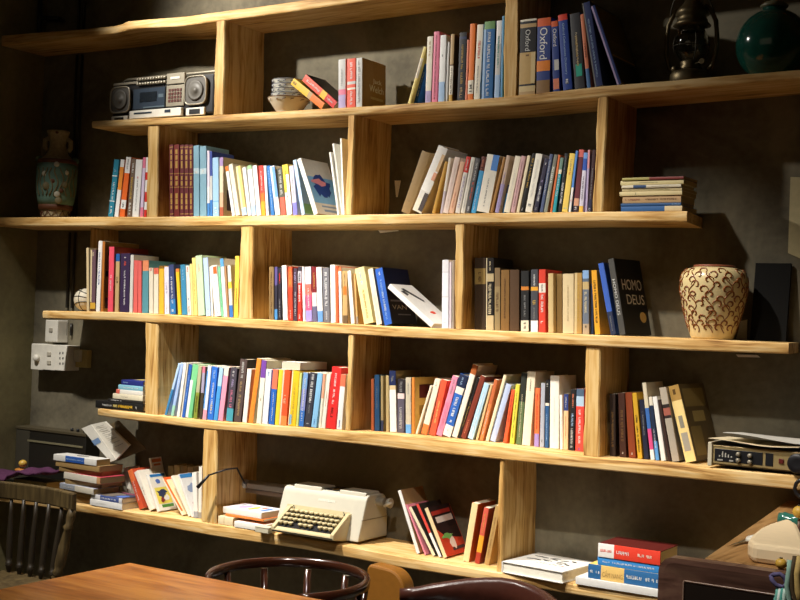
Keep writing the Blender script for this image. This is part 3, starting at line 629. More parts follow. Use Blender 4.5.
row('D', 'fourth shelf middle', 'books in the fourth shelf middle row', .014, [
 (269, 273.8, 269, 267, '8A7048', 'n10-90*.4', 'brown paperback'),
 (274.4, 277.4, 274.6, 267, '5A4E86:.35 2E2C3A:.8 5090C8', '', 'dark violet and blue booklet'),
 (278, 281.4, 278, 268, '2A2530', 'r10-30*.5 g60-95*.5', 'black booklet with red mark'),
 (283, 287.8, 281.6, 265.6, 'F0ECE4', 'h20-90*.2', 'white hardback'),
 (288.4, 292.8, 288, 267, 'D8502C:.1 E86A3C:.38 D8452C', 'd4-34*.4 w80-96*.3', 'red orange paperback'),
 (293.4, 297, 293.4, 268.5, '4A3A48', 'v8-30*.6 h45-90*.5', 'plum grey paperback'),
 (297.6, 302.6, 297.8, 267, '3A3440:.08 B8B4BC:.3 E83C30', 'k12-26*.6 w34-64*.6 w88-95*.4', 'red paperback with grey top'),
 (303, 305.6, 301.8, 267, 'F0ECE6', '', 'narrow white paperback'),
 (306, 312, 305, 267, 'D8CEDC:.32 F07060:.52 E85C86:.8 A898DC', 'w40-75*.3', 'pink paperback with lilac top'),
 (312.4, 317, 311.6, 267, '7E2028:.47 DED8D4:.72 6A6684', 'd10-40*.4', 'dark red and grey paperback'),
 (317.6, 323, 316.2, 267.5, 'F0EDEA:.8 6C9EDC', '', 'white paperback with blue foot'),
 (323.6, 329.8, 322.6, 268, '77747A', 'w8-70*.5 w80-95*.3', 'grey paperback with white letters'),
 (330.8, 336, 330, 265, 'F1EDE2', 'g88-91*.3 h10-60*.2', 'tall ivory hardback', dict(D=.17)),
 (336.3, 339, 335.6, 266.4, 'E8693C', '', 'thin orange red booklet', dict(D=.17)),
 (339.4, 342.4, 338.2, 267.5, 'F07A48:.07 F2EDE4', '', 'thin white book with orange tip'),
 (342.8, 348.6, 342.3, 271, 'C9A46C:.85 6E563A', 'n6-30*.2', 'tan book with orange circle', dict(short='tan circle book', patch=((.15, .85, .3, .46, 'E8762C'),))),
 (351, 354.8, 347.2, 271, 'F0ECE2', '', 'white book leaning left'),
 (356.4, 362.4, 353.4, 274, 'D8A868:.85 A09080', '', 'tan book leaning left', dict(T=.012)),
 (363.8, 373.8, 354.4, 269, 'F0E3A4', 'd40-90*.25 l6-30*.3', 'wide pale yellow book leaning left', dict(short='wide pale yellow book')),
 (376.6, 382.2, 367.6, 269.6, 'F0E4CE', 'P50-90*.3', 'cream book leaning left'),
 (384.4, 392.4, 374.8, 269.6, '2F63C4', 'w6-12*.3 l20-90*.3 w42-75*.35', 'royal blue book with navy cover', dict(short='royal blue book', hard=True, D=.17, c='1A2140', art=arts(side_text('VAN V', .12, .95, .66, .74, 'h'), side_patch([(.1, .57), (.55, .57), (.55, .6), (.1, .6)], '8A93AE', 'cover_lines'), side_patch([(.3, .82), (.8, .82), (.8, .84), (.3, .84)], '8A93AE', 'cover_lines')))),
 (431, 436.5, 387.5, 288.2, 'F2EEE8', '', 'white book tipped', dict(label='white book with black brush marks tipped over the royal blue one', T=.019, D=.145, hard=True, free=True, c='E6E2DA',
     art=arts(side_patch([(.25, .12), (.4, .1), (.75, .4), (.7, .46)], '2A2626', 'brush_mark'), side_patch([(.12, .18), (.3, .16), (.34, .26), (.2, .3)], '3A3430', 'brush_mark'), side_patch(blob(.55, .72, .12, .035, 10, .2, 3), 'E0452C', 'red_seal')))),
 (441.6, 448.2, 442.2, 260, 'E4E2E6:.17 D8D6DA:.19 EAE8EE:.53 D8D6DA:.55 EAE8EE', 'h86-92*.5', 'tall white boxed volume'),
 (449.3, 451, 449.6, 262, 'E8D8E0', '', 'thin pinkish booklet'),
 (451.4, 454, 451.8, 261, 'A89A8C', 'q10-90*.3', 'thin grey brown booklet'),
 ])
row('D', 'fourth shelf right', 'books in the fourth shelf right row', lambda x: .06 if x < 520 else .025, [
 (474.4, 485.4, 474.6, 258, '3E2E1E:.15 9C8148:.37 3E2E1E', 'n18-34*.5', 'thick brown book with tan label', dict(D=.14)),
 (486.2, 493.6, 486.4, 258, '1E1A18:.22 CDB98E:.33 1E1A18:.8 CDB98E', 'c5-18*.3 c36-78*.5', 'black hardback with cream bands', dict(patch=((0, .12, 0, 1, 'c'),), D=.14)),
 (494.4, 500, 494.6, 268, '7A6444:.3 8E7A54', 'n40-70*.6', 'patterned brown paperback', dict(D=.15, c='3A2C1C')),
 (500.6, 509, 501, 270, '7C5A2C', 'n15-80*.25', 'plain brown hardback'),
 (509.6, 519, 509.8, 270, '4E3722', '', 'dark brown hardback'),
 (520.8, 528.6, 521, 271, '1E1E1F:.26 C87A2C:.32 1E1E1F:.82 DCD2BC', 'g40-75*.3 k85-96*.4', 'black paperback with orange band', dict(sb=.05)),
 (530.6, 537.8, 530.8, 269.6, '45464C:.28 E0A030:.34 45464C:.82 F0EDEA', 'w8-26*.3 d47-56*.7 g60-80*.25', 'dark grey paperback with orange band', dict(sb=.04, short='dark grey banded paperback')),
 (538.6, 545.4, 538.8, 269.6, 'D8402E:.22 E8DED2:.37 D8402E', 'w40-68*.5 w80-86*.5 k24-35*.3', 'red paperback with white label', dict(sb=.035)),
 (548.2, 555.8, 548, 273.6, 'CDB27C', '', 'tan cloth book', dict(sb=.03)),
 (556.2, 562, 556.2, 274, '8A6C3C', '', 'dark tan book', dict(sb=.05)),
 (562.6, 573.8, 562.6, 274, 'DCC69A', 'T20-80*.1', 'wide cream cloth book', dict(hard=True)),
 (574.4, 582, 574.8, 273, 'B8904E', 'd15-80*.3', 'ochre cloth book', dict(patch=((0, .35, 0, 1, 'D8BE8A'),))),
 (582.6, 589, 582.4, 270.5, '8CB0DC:.13 5E6C80:.18 C9AE78:.3 6E7684:.84 B8A284', 'c34-68*.5 k86-90*.3', 'grey book with blue top'),
 (591, 593.4, 591, 284, '2A3858', '', 'low navy booklet', dict(sb=.04)),
 (594.8, 600.4, 591.2, 270.6, 'F0AC30', 'k16-82*.5', 'yellow orange paperback'),
 (610.6, 616.4, 598, 264, '3F66C0:.68 2C3450', 'g74-95*.3', 'blue book leaning left', dict(hard=True)),
 (619.4, 626, 606.2, 259.6, '4A4844', '', 'black hardback leaning left with gold sticker', dict(label='black hardback leaning left with gold round sticker, left of the scroll patterned vase', hard=True, D=.16, rz=-.16, c='121214', text=[('HOMO DEUS', .27, .74, 'h', .45)],
    art=arts(side_text('HOMO', .16, .90, .27, .41, 'C9C2B4'), side_text('DEUS', .26, .92, .47, .60, 'C9C2B4'), side_patch(blob(.78, .77, .12, .07, 20, 0), 'B59A5C', 'gold_sticker')))),
 ])

# ---- fifth shelf
flat_stack('E', [
 (96, 142.6, 7.2, -.235, .15, '1A1918', 'h14-34*.35 Y38-46*.6 y46-78*.75 h84-88*.4', 'black book with yellow title lowest at the fifth shelf left end', dict(rz=.02)),
 (108, 142.8, 2.8, -.225, .15, '2A2724', 'w10-40*.4', 'thin black book second from bottom, fifth shelf left end', dict(rz=-.01)),
 (112.5, 143, 5.2, -.225, .15, 'E6DCC0', 'k30-50*.1', 'cream book third from bottom, stack at fifth shelf left end', dict(rz=-.02)),
 (115.8, 143, 4.2, -.222, .15, 'D86A5A:.14 EBE6DC', '', 'white book with red corner, stack at fifth shelf left end', dict(rz=-.02)),
 (118, 143.3, 4.6, -.22, .14, '8CC4D8', 'w20-80*.25', 'light blue book under the navy one, fifth shelf left end', dict(rz=-.03)),
 (121, 143.6, 4.8, -.215, .14, '27307C', 'l10-30*.3', 'navy book with yellow picture topmost at fifth shelf left end', dict(rz=-.03, art=side_patch([(.3, .2), (.8, .25), (.85, .6), (.5, .8)], 'E8D24A'))),
 ], group='stack of books at the fifth shelf left end')
def e1(x): return .008
r1 = row('E', 'fifth shelf left', 'books in the fifth shelf left row', e1, [
 (164.4, 167.8, 178.2, 364, 'B8D4F0:.5 3C84B8', '', 'thin light blue book leaning right'),
 (170.6, 174.8, 180.8, 363.4, 'A8C4F0:.8 A0D4BC', 'w5-60*.3', 'pale blue book with green foot'),
 (175.3, 179.4, 182.4, 363, 'F0EDE6', '', 'white book leaning right'),
 (179.8, 181.4, 186.4, 363.5, 'E2D8C2', '', 'thin cream booklet'),
 (181.8, 184.8, 189.2, 365, '2E62B8', 'l20-70*.3', 'blue book leaning right'),
 (185.6, 192.4, 192.8, 365, '7CCB8E:.3 74C48A', '', 'green book with white edge', dict(patch=((0, .45, .3, 1, 'E6EEE8'),))),
 (193.2, 198.2, 198.4, 366.4, 'B4B28C:.5 8A9438', 'n55-90*.5', 'olive green book'),
 (198.8, 201.6, 202.4, 366.6, 'E07C90:.12 A8A0B8:.5 4A4030', '', 'grey pink booklet'),
 (202.2, 206.8, 207.8, 366, 'DCE4F0:.1 E4EAF2:.82 F0A0B0', '', 'white book with pink foot', dict(patch=((0, .3, .1, .8, '5C9ADC'),))),
 (207.4, 213, 212.2, 367, '2F70D0:.22 2F70D0', 'l4-22*.45 w30-88*.4 y72-80*.6', 'bright blue paperback'),
 (213.4, 217.4, 219.4, 368, 'A8CEE6:.35 4C9CDC', '', 'two tone blue paperback'),
 (218, 222.8, 224.3, 367.4, 'E8E4D0:.16 F09CB4', '', 'pink paperback with pale top'),
 (225.8, 232.4, 230.8, 368, '4C4650:.76 4CA0B0', 'w4-16*.4 v22-38*.6 p42-74*.55', 'charcoal paperback with teal foot'),
 (233.8, 240.8, 240.4, 359.6, '5A4A46', 'h5-30*.4 t36-90*.6', 'tall brown paperback', dict(D=.17, c='1E1A1A')),
 (242.2, 246.6, 247.3, 369.2, 'F0EAE0', '', 'white book with rust cover', dict(c='D87A40')),
 (248.2, 254.8, 257, 359, 'F29238', 'y20-80*.2', 'tall orange paperback', dict(D=.18, c='E2D8BC')),
 (255.6, 260.4, 261.2, 360.4, '7C4AA8:.28 EFE8D8', 'T60-64*.3', 'cream book with purple top', dict(D=.18, c='E2D8BC')),
 (262, 267.6, 266.2, 369.4, 'E9EDF2', 'l5-20*.4', 'bluish white paperback'),
 (268.6, 274, 273, 369.4, 'F07C5C:.36 2C68C4', 'w40-94*.25', 'coral and blue paperback'),
 (274.6, 278.8, 279, 370, 'F2D43C', '', 'lemon yellow paperback'),
 (279.2, 286.2, 283.6, 370.6, 'EC5E32:.83 F2924C', 'F0A050'[:0]+'u45-60*.5', 'orange red paperback', dict(patch=((0, .2, 0, 1, 'F0D8B8'),))),
 (288.2, 295.4, 292.6, 371, 'F4CC2C', 'd20-95*.3', 'golden yellow paperback', dict(patch=((0, .15, 0, 1, 'F2E8B8'), (.1, .4, .8, .98, '8CB8D8')))),
 (295.8, 298.2, 299.8, 373, 'D4DC7C', '', 'thin lime booklet'),
 (298.6, 303.4, 303.4, 373, '7CA8DC:.3 8C94D0:.7 3C78C8', 'w10-90*.4', 'blue violet paperback'),
 (304, 310.4, 310.2, 373, '3E3E48', 'w3-55*.6 g60-75*.3 h90-95*.5', 'charcoal paperback with white title', dict(short='charcoal paperback')),
 (311, 317.6, 317.6, 373.5, '8CC4EC', 'b85-95*.25', 'sky blue paperback', dict(hard=False)),
 (318.4, 320.8, 323.2, 374, 'F0A888:.45 EDE6D2', '', 'peach and cream booklet'),
 (321.2, 325, 327, 374, 'F0EADC', 'o30-60*.2', 'cream white paperback'),
 (325.8, 335.2, 332.2, 367.6, 'E8302E', 'w10-60*.3 R66-85*.4', 'bright red hardback', dict(hard=True, D=.16)),
 (336.4, 341.6, 340.8, 374.6, 'EE7A58:.22 F0EEEA', 'b82-96*.3', 'white book with coral cap'),
 ])
def e2(x): return .03+.045*(min(max(x, 370), 590)-370)/220
row('E', 'fifth shelf middle', 'books in the fifth shelf middle row', lambda x: .055+.04*(min(max(x, 371), 585)-371)/214, [
 (371, 374, 371, 379, 'A0522E', '', 'thin rust book'),
 (374.6, 379.6, 374.4, 375, '1E4468', 'g20-60*.2', 'dark blue hardback'),
 (380.8, 383.4, 380.7, 376, '9C8A60:.8 2E3450', '', 'thin olive tan book'),
 (386, 389.6, 385.8, 375.6, 'B8A272', '', 'beige cloth book'),
 (390, 396.6, 389, 371, '1E2A54:.24 D8C294:.31 F2EEE6', 'g6-18*.5', 'white book with navy top', dict(D=.17, c='8A7648')),
 (397.2, 404, 397.6, 379, '2A2428:.27 F0D4D0:.37 5E5866', 'h50-92*.5 g5-24*.5', 'charcoal book with pale pink band', dict(short='charcoal book')),
 (405.6, 411, 405.6, 377.6, 'C9BFA8:.84 6CA8E0', 'g10-30*.3', 'grey white blue footed book'),
 (411.6, 414.4, 411.8, 377.6, 'E08838', '', 'tan picture book with maroon stamp', dict(D=.16, c='D8AC54', label='tan picture book with maroon stamp facing right on the fifth shelf', art=arts(side_patch([(.2, .13), (.85, .13), (.85, .37), (.2, .37)], '5A2018', 'cover_stamp'), side_patch([(.2, .5), (.5, .5), (.5, .68), (.2, .68)], 'A87C38', 'cover_lines')))),
 (415.4, 418.8, 430.2, 386, 'EBDCC4', '', 'thin cream book leaning right'),
 (420.8, 427.6, 434.8, 380, 'F0E2CC:.82 F08040', 'n6-12*.2', 'cream book with orange foot'),
 (429.2, 435.2, 441.3, 380.6, 'EE5C3C', 'Y38-80*.3', 'tomato red paperback'),
 (436, 442, 452.6, 377, 'E48CA8', 'p40-90*.6 g6-30*.3', 'pink speckled paperback'),
 (442.6, 451, 460, 376, '1E2848:.2 EAE2D2:.31 2C62B8:.82 EDE6DA', 'l4-16*.3 w36-50*.6 w54-78*.55 g88-92*.2', 'blue banded hardback', dict(hard=True)),
 (451.6, 457.4, 472.6, 365.6, 'A85A28:.13 EFE6D4', '', 'tall cream hardback with rust top', dict(hard=True, short='tall cream hardback')),
 (457.9, 460.2, 477.4, 378, '1E1A1A', 'd40-80*.4', 'thin black booklet'),
 (460.6, 465.8, 480.6, 377, '7A3424', 'O70-92*.3', 'dark red brown paperback'),
 (467.6, 475, 484.2, 384, 'AFCFE4', 'w15-95*.25', 'light blue paperback leaning right'),
 (475.6, 479, 490.4, 385, 'D8B484', '', 'slim sand paperback'),
 (479.4, 483, 494.4, 380, 'C0683C:.4 D88048', 'w50-90*.3', 'rust brown paperback'),
 (485.4, 488.6, 503.6, 375.6, 'E6D8B4', '', 'tall thin ivory book'),
 (490, 498, 506.2, 385, 'B4C0E0', '', 'lilac blue paperback', dict(hard=True)),
 (503, 508.2, 511.4, 390, 'E65C34', 'R10-60*.3', 'orange red paperback'),
 (509, 515, 515.2, 384.4, 'D8CE48', 'q10-90*.25 k56-60*.3', 'yellow green paperback'),
 (516, 521.2, 521.4, 373, '2A2E28:.4 5E7048', 'c30-90*.25', 'dark green paperback'),
 (521.8, 530.4, 527.6, 371.5, 'EADFC4', 'n10-26*.15', 'thick ivory hardback', dict(hard=True)),
 (534, 538.6, 535.2, 388, 'EE7440:.78 A088C4', 'r10-70*.4', 'orange book with violet foot'),
 (539.6, 543.8, 541, 383, 'A8ACB8', 'k88-92*.3', 'grey paperback'),
 (544.6, 548.4, 545.6, 380, '1F1C1E:.34 E8DCC8:.38 2A5484', 'h5-10*.5 l50-90*.3', 'dark blue and black paperback'),
 (549.6, 559.6, 550.2, 375.6, 'EFE9DA', 'h30-90*.12', 'thick white hardback', dict(hard=True)),
 (560, 562.8, 559.4, 395, 'EFEBE2', 'z40-80*.3', 'narrow white paperback'),
 (563.2, 567.8, 563.8, 394, '2A3C78:.3 EDC090', 'w5-25*.3 O40-80*.3', 'peach book with navy top'),
 (568.8, 574.4, 570.8, 389, '1C1D20', 'O8-30*.4 l40-60*.5 h62-95*.6', 'black paperback with pale title'),
 (575.2, 583, 576.4, 388.7, '4A6078:.12 A8C4DC:.28 E8483C', 'w32-88*.35 b94-98*.3', 'red book with blue top', dict()),
 ])
row('E', 'near the amplifier', 'books on the fifth shelf beside the amplifier', lambda x: .065, [
 (609.6, 615.6, 609.4, 394, '32241C', 'T25-85*.5', 'dark brown hardback'),
 (619.6, 626.2, 618, 393, '4A2C22', 'T25-75*.5 w92-95*.3', 'dark reddish book'),
 (628.8, 635.8, 625, 392.6, '8A3E1E', 'w92-95*.3', 'rust red book'),
 (637.6, 642.4, 632, 393, 'D8A82E', 'k34-90*.5', 'mustard yellow paperback'),
 (644, 649.2, 639, 400, '1E2238', 'g20-60*.4', 'dark navy book'),
 (650.6, 654.8, 642, 383, 'D8CCB0:.33 3C6CB4:.6 D85088:.87 F0EEEA', '', 'thin blue and pink booklet'),  # top third is white paper with shade put into its colour
 (655.6, 660.2, 648.4, 397, 'E6DCC8:.14 1E2C48:.7 5C9CDC', 'w50-80*.4', 'navy book with white top'),
 (661.2, 667.2, 652.2, 397, 'F2EFEA', '', 'clean white paperback'),
 (668.2, 671.2, 657.6, 400, '3A2620', '', 'thin dark brown booklet'),
 (672.2, 680.6, 659, 388, 'B8AC9A:.23 2E2422:.28 A86050:.38 2E2422:.42 B0A696', '', 'grey book with portrait strip'),
 (685.4, 697.2, 666.5, 387, 'B08A48:.2 F6D890', '', 'cream hardback with ink drawing', dict(short='ink drawing hardback', hard=True, D=.19, rz=-.13, c='5E4D2E', patch=((.3, .7, .4, .56, '8E8878'), (.2, .8, .62, .86, 'A8A090'), (.35, .6, .05, .12, '5A4018')),  # brown top band is shade painted onto the cream spine
    art=arts(side_patch([(.1, .06), (.9, .06), (.9, .3), (.1, .3)], '84703F', 'cover_panel'), side_patch([(.3, .36), (.75, .36), (.75, .5), (.3, .5)], '9C8852', 'cover_panel'), side_patch([(.1, .56), (.5, .56), (.5, .94), (.1, .94)], '84703F', 'cover_panel'), side_patch([(.6, .82), (.85, .82), (.85, .92), (.6, .92)], 'B09A5C', 'cover_panel')))),
 ])
# ------------------------------------------------------------------ things on the shelves
def rect(mb, px0, py0, px1, py1, y, t, m=None, bev=0):      # upright panel given by two picture corners on plane y, t thick towards the room
    a, b_ = at(px0, py0, y), at(px1, py1, y); x0, x1 = sorted((a.x, b_.x)); z0, z1 = sorted((a.z, b_.z))
    return mb.box(x0, x1, y-t, y, z0, z1, m, bev)
def base(k, px, y):
    x = side_px(k, px, y); return Vector((x, y, max(zt(k, x+d_) for d_ in (-.12, -.09, -.06, -.03, 0, .03, .06, .09, .12))))
# boombox: local frame in metres, front at y=0, standing on the second shelf
bl, br = base('B', 110.5, -.2), base('B', 212, -.2)
bw = br.x-bl.x; bh = .178
bb = thing('boombox', 'silver and black twin speaker boombox on the second shelf', 'radio', ((bl.x+br.x)/2, -.2, max(zt('B', bl.x+(br.x-bl.x)*k_/12) for k_ in range(13))+.0005))
def bx(u): return -bw/2+bw*(u-110.5)/101.5          # picture column to local x
def bz(v): return bh*(119-v)/44.0                   # picture row (levelled) to local z
mb = MB(); mb.box(-bw/2, bw/2, .006, .11, .008, bh-.01, None, .008); mb.done('body', M['black'], bb, world=False)
def bpart(name, u0, v0, u1, v1, m, y=.004, t=.006, bev=.002):
    mb = MB(); mb.box(bx(u0), bx(u1), y-t, y+.004, bz(v1), bz(v0), None, bev); return mb.done(name, m, bb, world=False)
for u0, u1, v0, v1 in ((110.8, 131, 83.5, 110), (186, 206.5, 79.5, 107.5)):
    mb = MB(); cx, cz_, w_, h_ = (bx(u0)+bx(u1))/2, (bz(v0)+bz(v1))/2, (bx(u1)-bx(u0))/2, (bz(v0)-bz(v1))/2
    pts = [(cx+w_*math.copysign(abs(math.cos(a))**.45, math.cos(a)), cz_+h_*math.copysign(abs(math.sin(a))**.45, math.sin(a))) for a in [2*math.pi*k/40 for k in range(40)]]
    mb.prism(pts, 'y', -.006, .008, None); spk = mb.done('speaker', M['grill'], bb, world=False)
    mb = MB(); mb.tube([(p[0], -.007, p[1]) for p in pts], .0035, 6, None, True); mb.done('speaker_rim', M['silver'], spk, world=False)
    mb = MB(); mb.lathe([(.038, -.0065), (.042, -.010), (.034, -.0085), (.012, -.008), (.010, -.012), (.0, -.0125)], cx, 0, 28, None, 'y', cz_); mb.done('speaker_cone', plain('cone', '5E5A52', .5), spk, world=False)
for u0, u1, v0, v1 in ((111.5, 128.5, 113.3, 119), (187, 204.5, 110.5, 118)):
    p = bpart('speaker_foot', u0, v0, u1, v1, M['white'])
    mb = MB(); mb.box(bx(u0+3.5), bx(u1-4), -.004, -.0015, bz(v1-1), bz(v0+1.6)); mb.done('window', M['black'], p, world=False)
bpart('tuner_strip', 112, 78.6, 138, 81.2, M['silver'], .002, .003)
mb = MB()
for r_ in range(2):
    for k in range(11): mb.lathe([(.0065, .004), (.0065, -.008), (.005, -.010), (0, -.010)], bx(138.5+k*2.7), 0, 10, None, 'y', bz(77.5+r_*4.6+.12*k*0))
mb.done('control_knob', M['silver'], bb, world=False)['kind'] = 'stuff'
p = bpart('cassette_deck', 134, 87, 166, 108, M['glassdark'], .002, .006)
for nm, a in (('cassette_window', (141, 91, 158, 101)), ('cassette_badge', (160, 94, 165, 97.5)), ('tuning_line', (145, 106, 166, 107.4))):
    mb = MB(); mb.box(bx(a[0]), bx(a[2]), -.0058, -.0038, bz(a[3]), bz(a[1])); mb.done(nm, plain(nm, '5F6E78' if nm != 'cassette_window' else '1E242A', .2), p, world=False)
p = bpart('control_panel', 167, 74, 184.5, 85, M['silver'])
mb = MB(); mb.box(bx(171), bx(180), -.0045, -.0018, bz(80), bz(77.8)); mb.done('slot', M['white'], p, world=False)
p = bpart('tone_panel', 167, 86.2, 184.5, 107.5, M['silver'])
mb = MB()
for r_ in range(4):
    for k in range(5): mb.box(bx(169.6+k*2.7), bx(171.4+k*2.7), -.0046, -.0018, bz(92.6+r_*3.6), bz(90+r_*3.6))
mb.done('tone_slot', plain('tone_red', '5A2418', .5), p, world=False)['kind'] = 'stuff'
p = bpart('battery_flap', 132, 109.5, 184, 117.8, M['white'], .0, .012)
mb = MB(); mb.box(bx(137), bx(155), -.0136, -.0118, bz(113.5), bz(111.8)); mb.box(bx(168), bx(173.5), -.0136, -.0118, bz(114), bz(111)); mb.done('flap_mark', M['glassdark'], p, world=False)
mb = MB(); mb.tube([(-bw/2+.01, .06, bh-.02), (-bw/2+.012, .06, bh+.004), (-bw/2+.03, .06, bh+.010), (bw/2-.03, .06, bh+.010), (bw/2-.012, .06, bh+.004), (bw/2-.01, .06, bh-.02)], .006, 8); mb.done('handle', M['silver'], bb, world=False)
# bowls
bp = base('B', 288.5, -.13)
clay = plain('bowl_glaze', 'C6BFAE', .3, 0, .5, .2, 18); whiteclay = plain('bowl_glaze_white', 'D8D6CC', .25, 0, .5, .1, 18); blueink = plain('bowl_ink', '3F4A62', .4); brownink = plain('bowl_ink_brown', '6A4A24', .4)
scl = 1/212.0
def bowl(i, zc, lab, gl, ink, R=.097, foot=.040, hb=.068):
    r = thing('bowl', lab, 'bowl', (bp.x, bp.y, bp.z+.0006+zc), 0, 'stacked bowls on the boombox shelf')
    k = R/.097
    q = hb/.078; i0 = .0235 if hb > .06 else .0135
    prof = [(0, .010*q), (foot*.72, .010*q), (foot*.8, .0), (foot, .0), (foot*.97, .014*q), (foot*1.22, i0*.8), (R*.88, .058*q), (R*.985, .074*q), (R, .078*q), (R*.985, .0785*q), (R*.86, .061*q), (foot*1.13, i0+.0012), (0, i0)]
    mb = MB(); mb.lathe(prof, 0, 0, 40); mb.done('body', gl, r, world=False)
    mb = MB(); mb.lathe([(R*.99, .074*q), (R*1.008, .0755*q), (R*1.008, .077*q), (R*.99, .078*q)], 0, 0, 40, cap=False); mb.done('rim_line', ink, r, world=False)
    mb = MB(); rn = random.Random(i)
    for k in range(14):
        a = 2*math.pi*k/14+rn.random()*.2; qq = [(R*(.90+.05*s)+.0025, (.060+.008*s+.002*math.sin(s*6))*q, a+s*.16) for s in [j/5 for j in range(6)]]
        mb.tube([(p_[0]*math.cos(p_[2]), p_[0]*math.sin(p_[2]), p_[1]) for p_ in qq], .0014, 5)
    mb.done('painted_band', ink, r, world=False)['kind'] = 'stuff'
bowl(0, 0, 'sand coloured bowl with brown lines at the bottom of the bowl stack', clay, brownink, .083, .042, .068)
for i, lab in enumerate(['white bowl resting in the sand coloured one, second of the stack', 'white bowl in the middle of the bowl stack', 'white bowl just under the top one of the bowl stack', 'topmost white bowl of the stack behind the yellow orange paperback']):
    bowl(i+1, .034+.0175*i, lab, whiteclay, blueink, .070+(.002 if i == 0 else 0), .036, .050)
# hurricane lantern
ly = -.13; lp = base('B', 690, ly); sxl = 1/316.0
lan = thing('hurricane_lantern', 'old dark metal hurricane lantern beside the green jar', 'lantern', lp+Vector((0, 0, .0006)))
mb = MB(); mb.lathe([(0, 0), (.060, 0), (.064, .004), (.064, .034), (.058, .044), (.036, .050), (0, .050)], 0, 0, 36); mb.done('fuel_tank', M['brass'], lan, world=False)
mb = MB(); mb.lathe([(.034, .049), (.036, .056), (.030, .066), (.034, .074), (.026, .082), (0, .082)], 0, 0, 28); mb.done('burner', M['brass'], lan, world=False)
mb = MB(); mb.lathe([(.030, .080), (.046, .100), (.054, .130), (.048, .165), (.036, .190), (.034, .188), (.045, .164), (.051, .130), (.043, .102), (.028, .083)], 0, 0, 28, cap=False)
gm = bpy.data.materials.new('lantern_glass'); n, l, b_ = nt(gm); b_.inputs['Transmission Weight'].default_value = 1; b_.inputs['Roughness'].default_value = .05; b_.inputs['Base Color'].default_value = (.8, .8, .75, 1); mb.done('globe', gm, lan, world=False)
mb = MB()
for s in (0, 1):
    a0 = math.pi/2*s+.6
    mb.tube([(math.cos(a0)*.058*math.sin(t)*1.0, math.sin(a0)*.058*math.sin(t), .128-.060*math.cos(t)) for t in [math.pi*k/14-math.pi for k in range(29)]], .0016, 6)
mb.tube([(.0565*math.cos(t), .0565*math.sin(t), .125) for t in [2*math.pi*k/30 for k in range(30)]], .0016, 6, None, True); mb.done('wire_guard', M['dark'], lan, world=False)
mb = MB(); mb.lathe([(.036, .188), (.060, .192), (.050, .204), (.044, .222), (.054, .228), (.046, .245), (.030, .262), (.020, .285), (0, .287)], 0, 0, 32); mb.done('chimney_cap', M['brass'], lan, world=False)
for s in (-1, 1):
    mb = MB(); mb.tube([(s*.050, 0, .046), (s*.070, 0, .060), (s*.082, 0, .10), (s*.083, 0, .15), (s*.078, 0, .2), (s*.060, 0, .24), (s*.042, 0, .252)], .0075, 10); mb.done('side_tube', M['brass'], lan, world=False)
mb = MB(); mb.tube([(-.072, .0, .21)]+[(-.072*math.cos(t), -.03*math.sin(t), .21+.10*math.sin(t)) for t in [math.pi*k/16 for k in range(1, 16)]]+[(.072, 0, .21)], .0022, 6); mb.done('bail_handle', M['dark'], lan, world=False)
mb = MB(); mb.lathe([(.012, .040), (.013, .056), (.010, .060), (0, .060)], -.040, -.03, 16); mb.done('filler_cap', M['brass'], lan, world=False)
mb = MB(); mb.tube([(.02, -.02, .066), (.052, -.048, .066)], .002, 6); mb.lathe([(.009, -.003), (.009, .003)], .054, -.05, 12, None, 'y', .066); mb.done('wick_knob', M['brass'], lan, world=False)
# green jar
jp = base('B', 772, -.125)
jar = thing('lidded_jar', 'round dark green glazed jar right of the lantern', 'jar', jp+Vector((0, 0, .0006)))
gg = plain('green_glaze', '15463B', .12, 0, .6, .45, 30, .05)
R = .112; mb = MB(); prof = [(0, .0), (.055, .0), (.057, .006)]+[(R*math.sin(t), .106-R*1.0*math.cos(t)) for t in [math.pi*(.18+.71*k/24) for k in range(25)]]+[(.034, .214), (.036, .222), (.030, .222), (0, .216)]
mb.lathe(prof, 0, 0, 48); mb.done('body', gg, jar, world=False)
mb = MB(); mb.lathe([(.0, .218), (.040, .222), (.043, .228), (.030, .238), (.012, .243), (.010, .25), (.016, .258), (.010, .266), (0, .267)], 0, 0, 32); mb.done('lid', plain('jar_lid', '6E6A50', .4), jar, world=False)
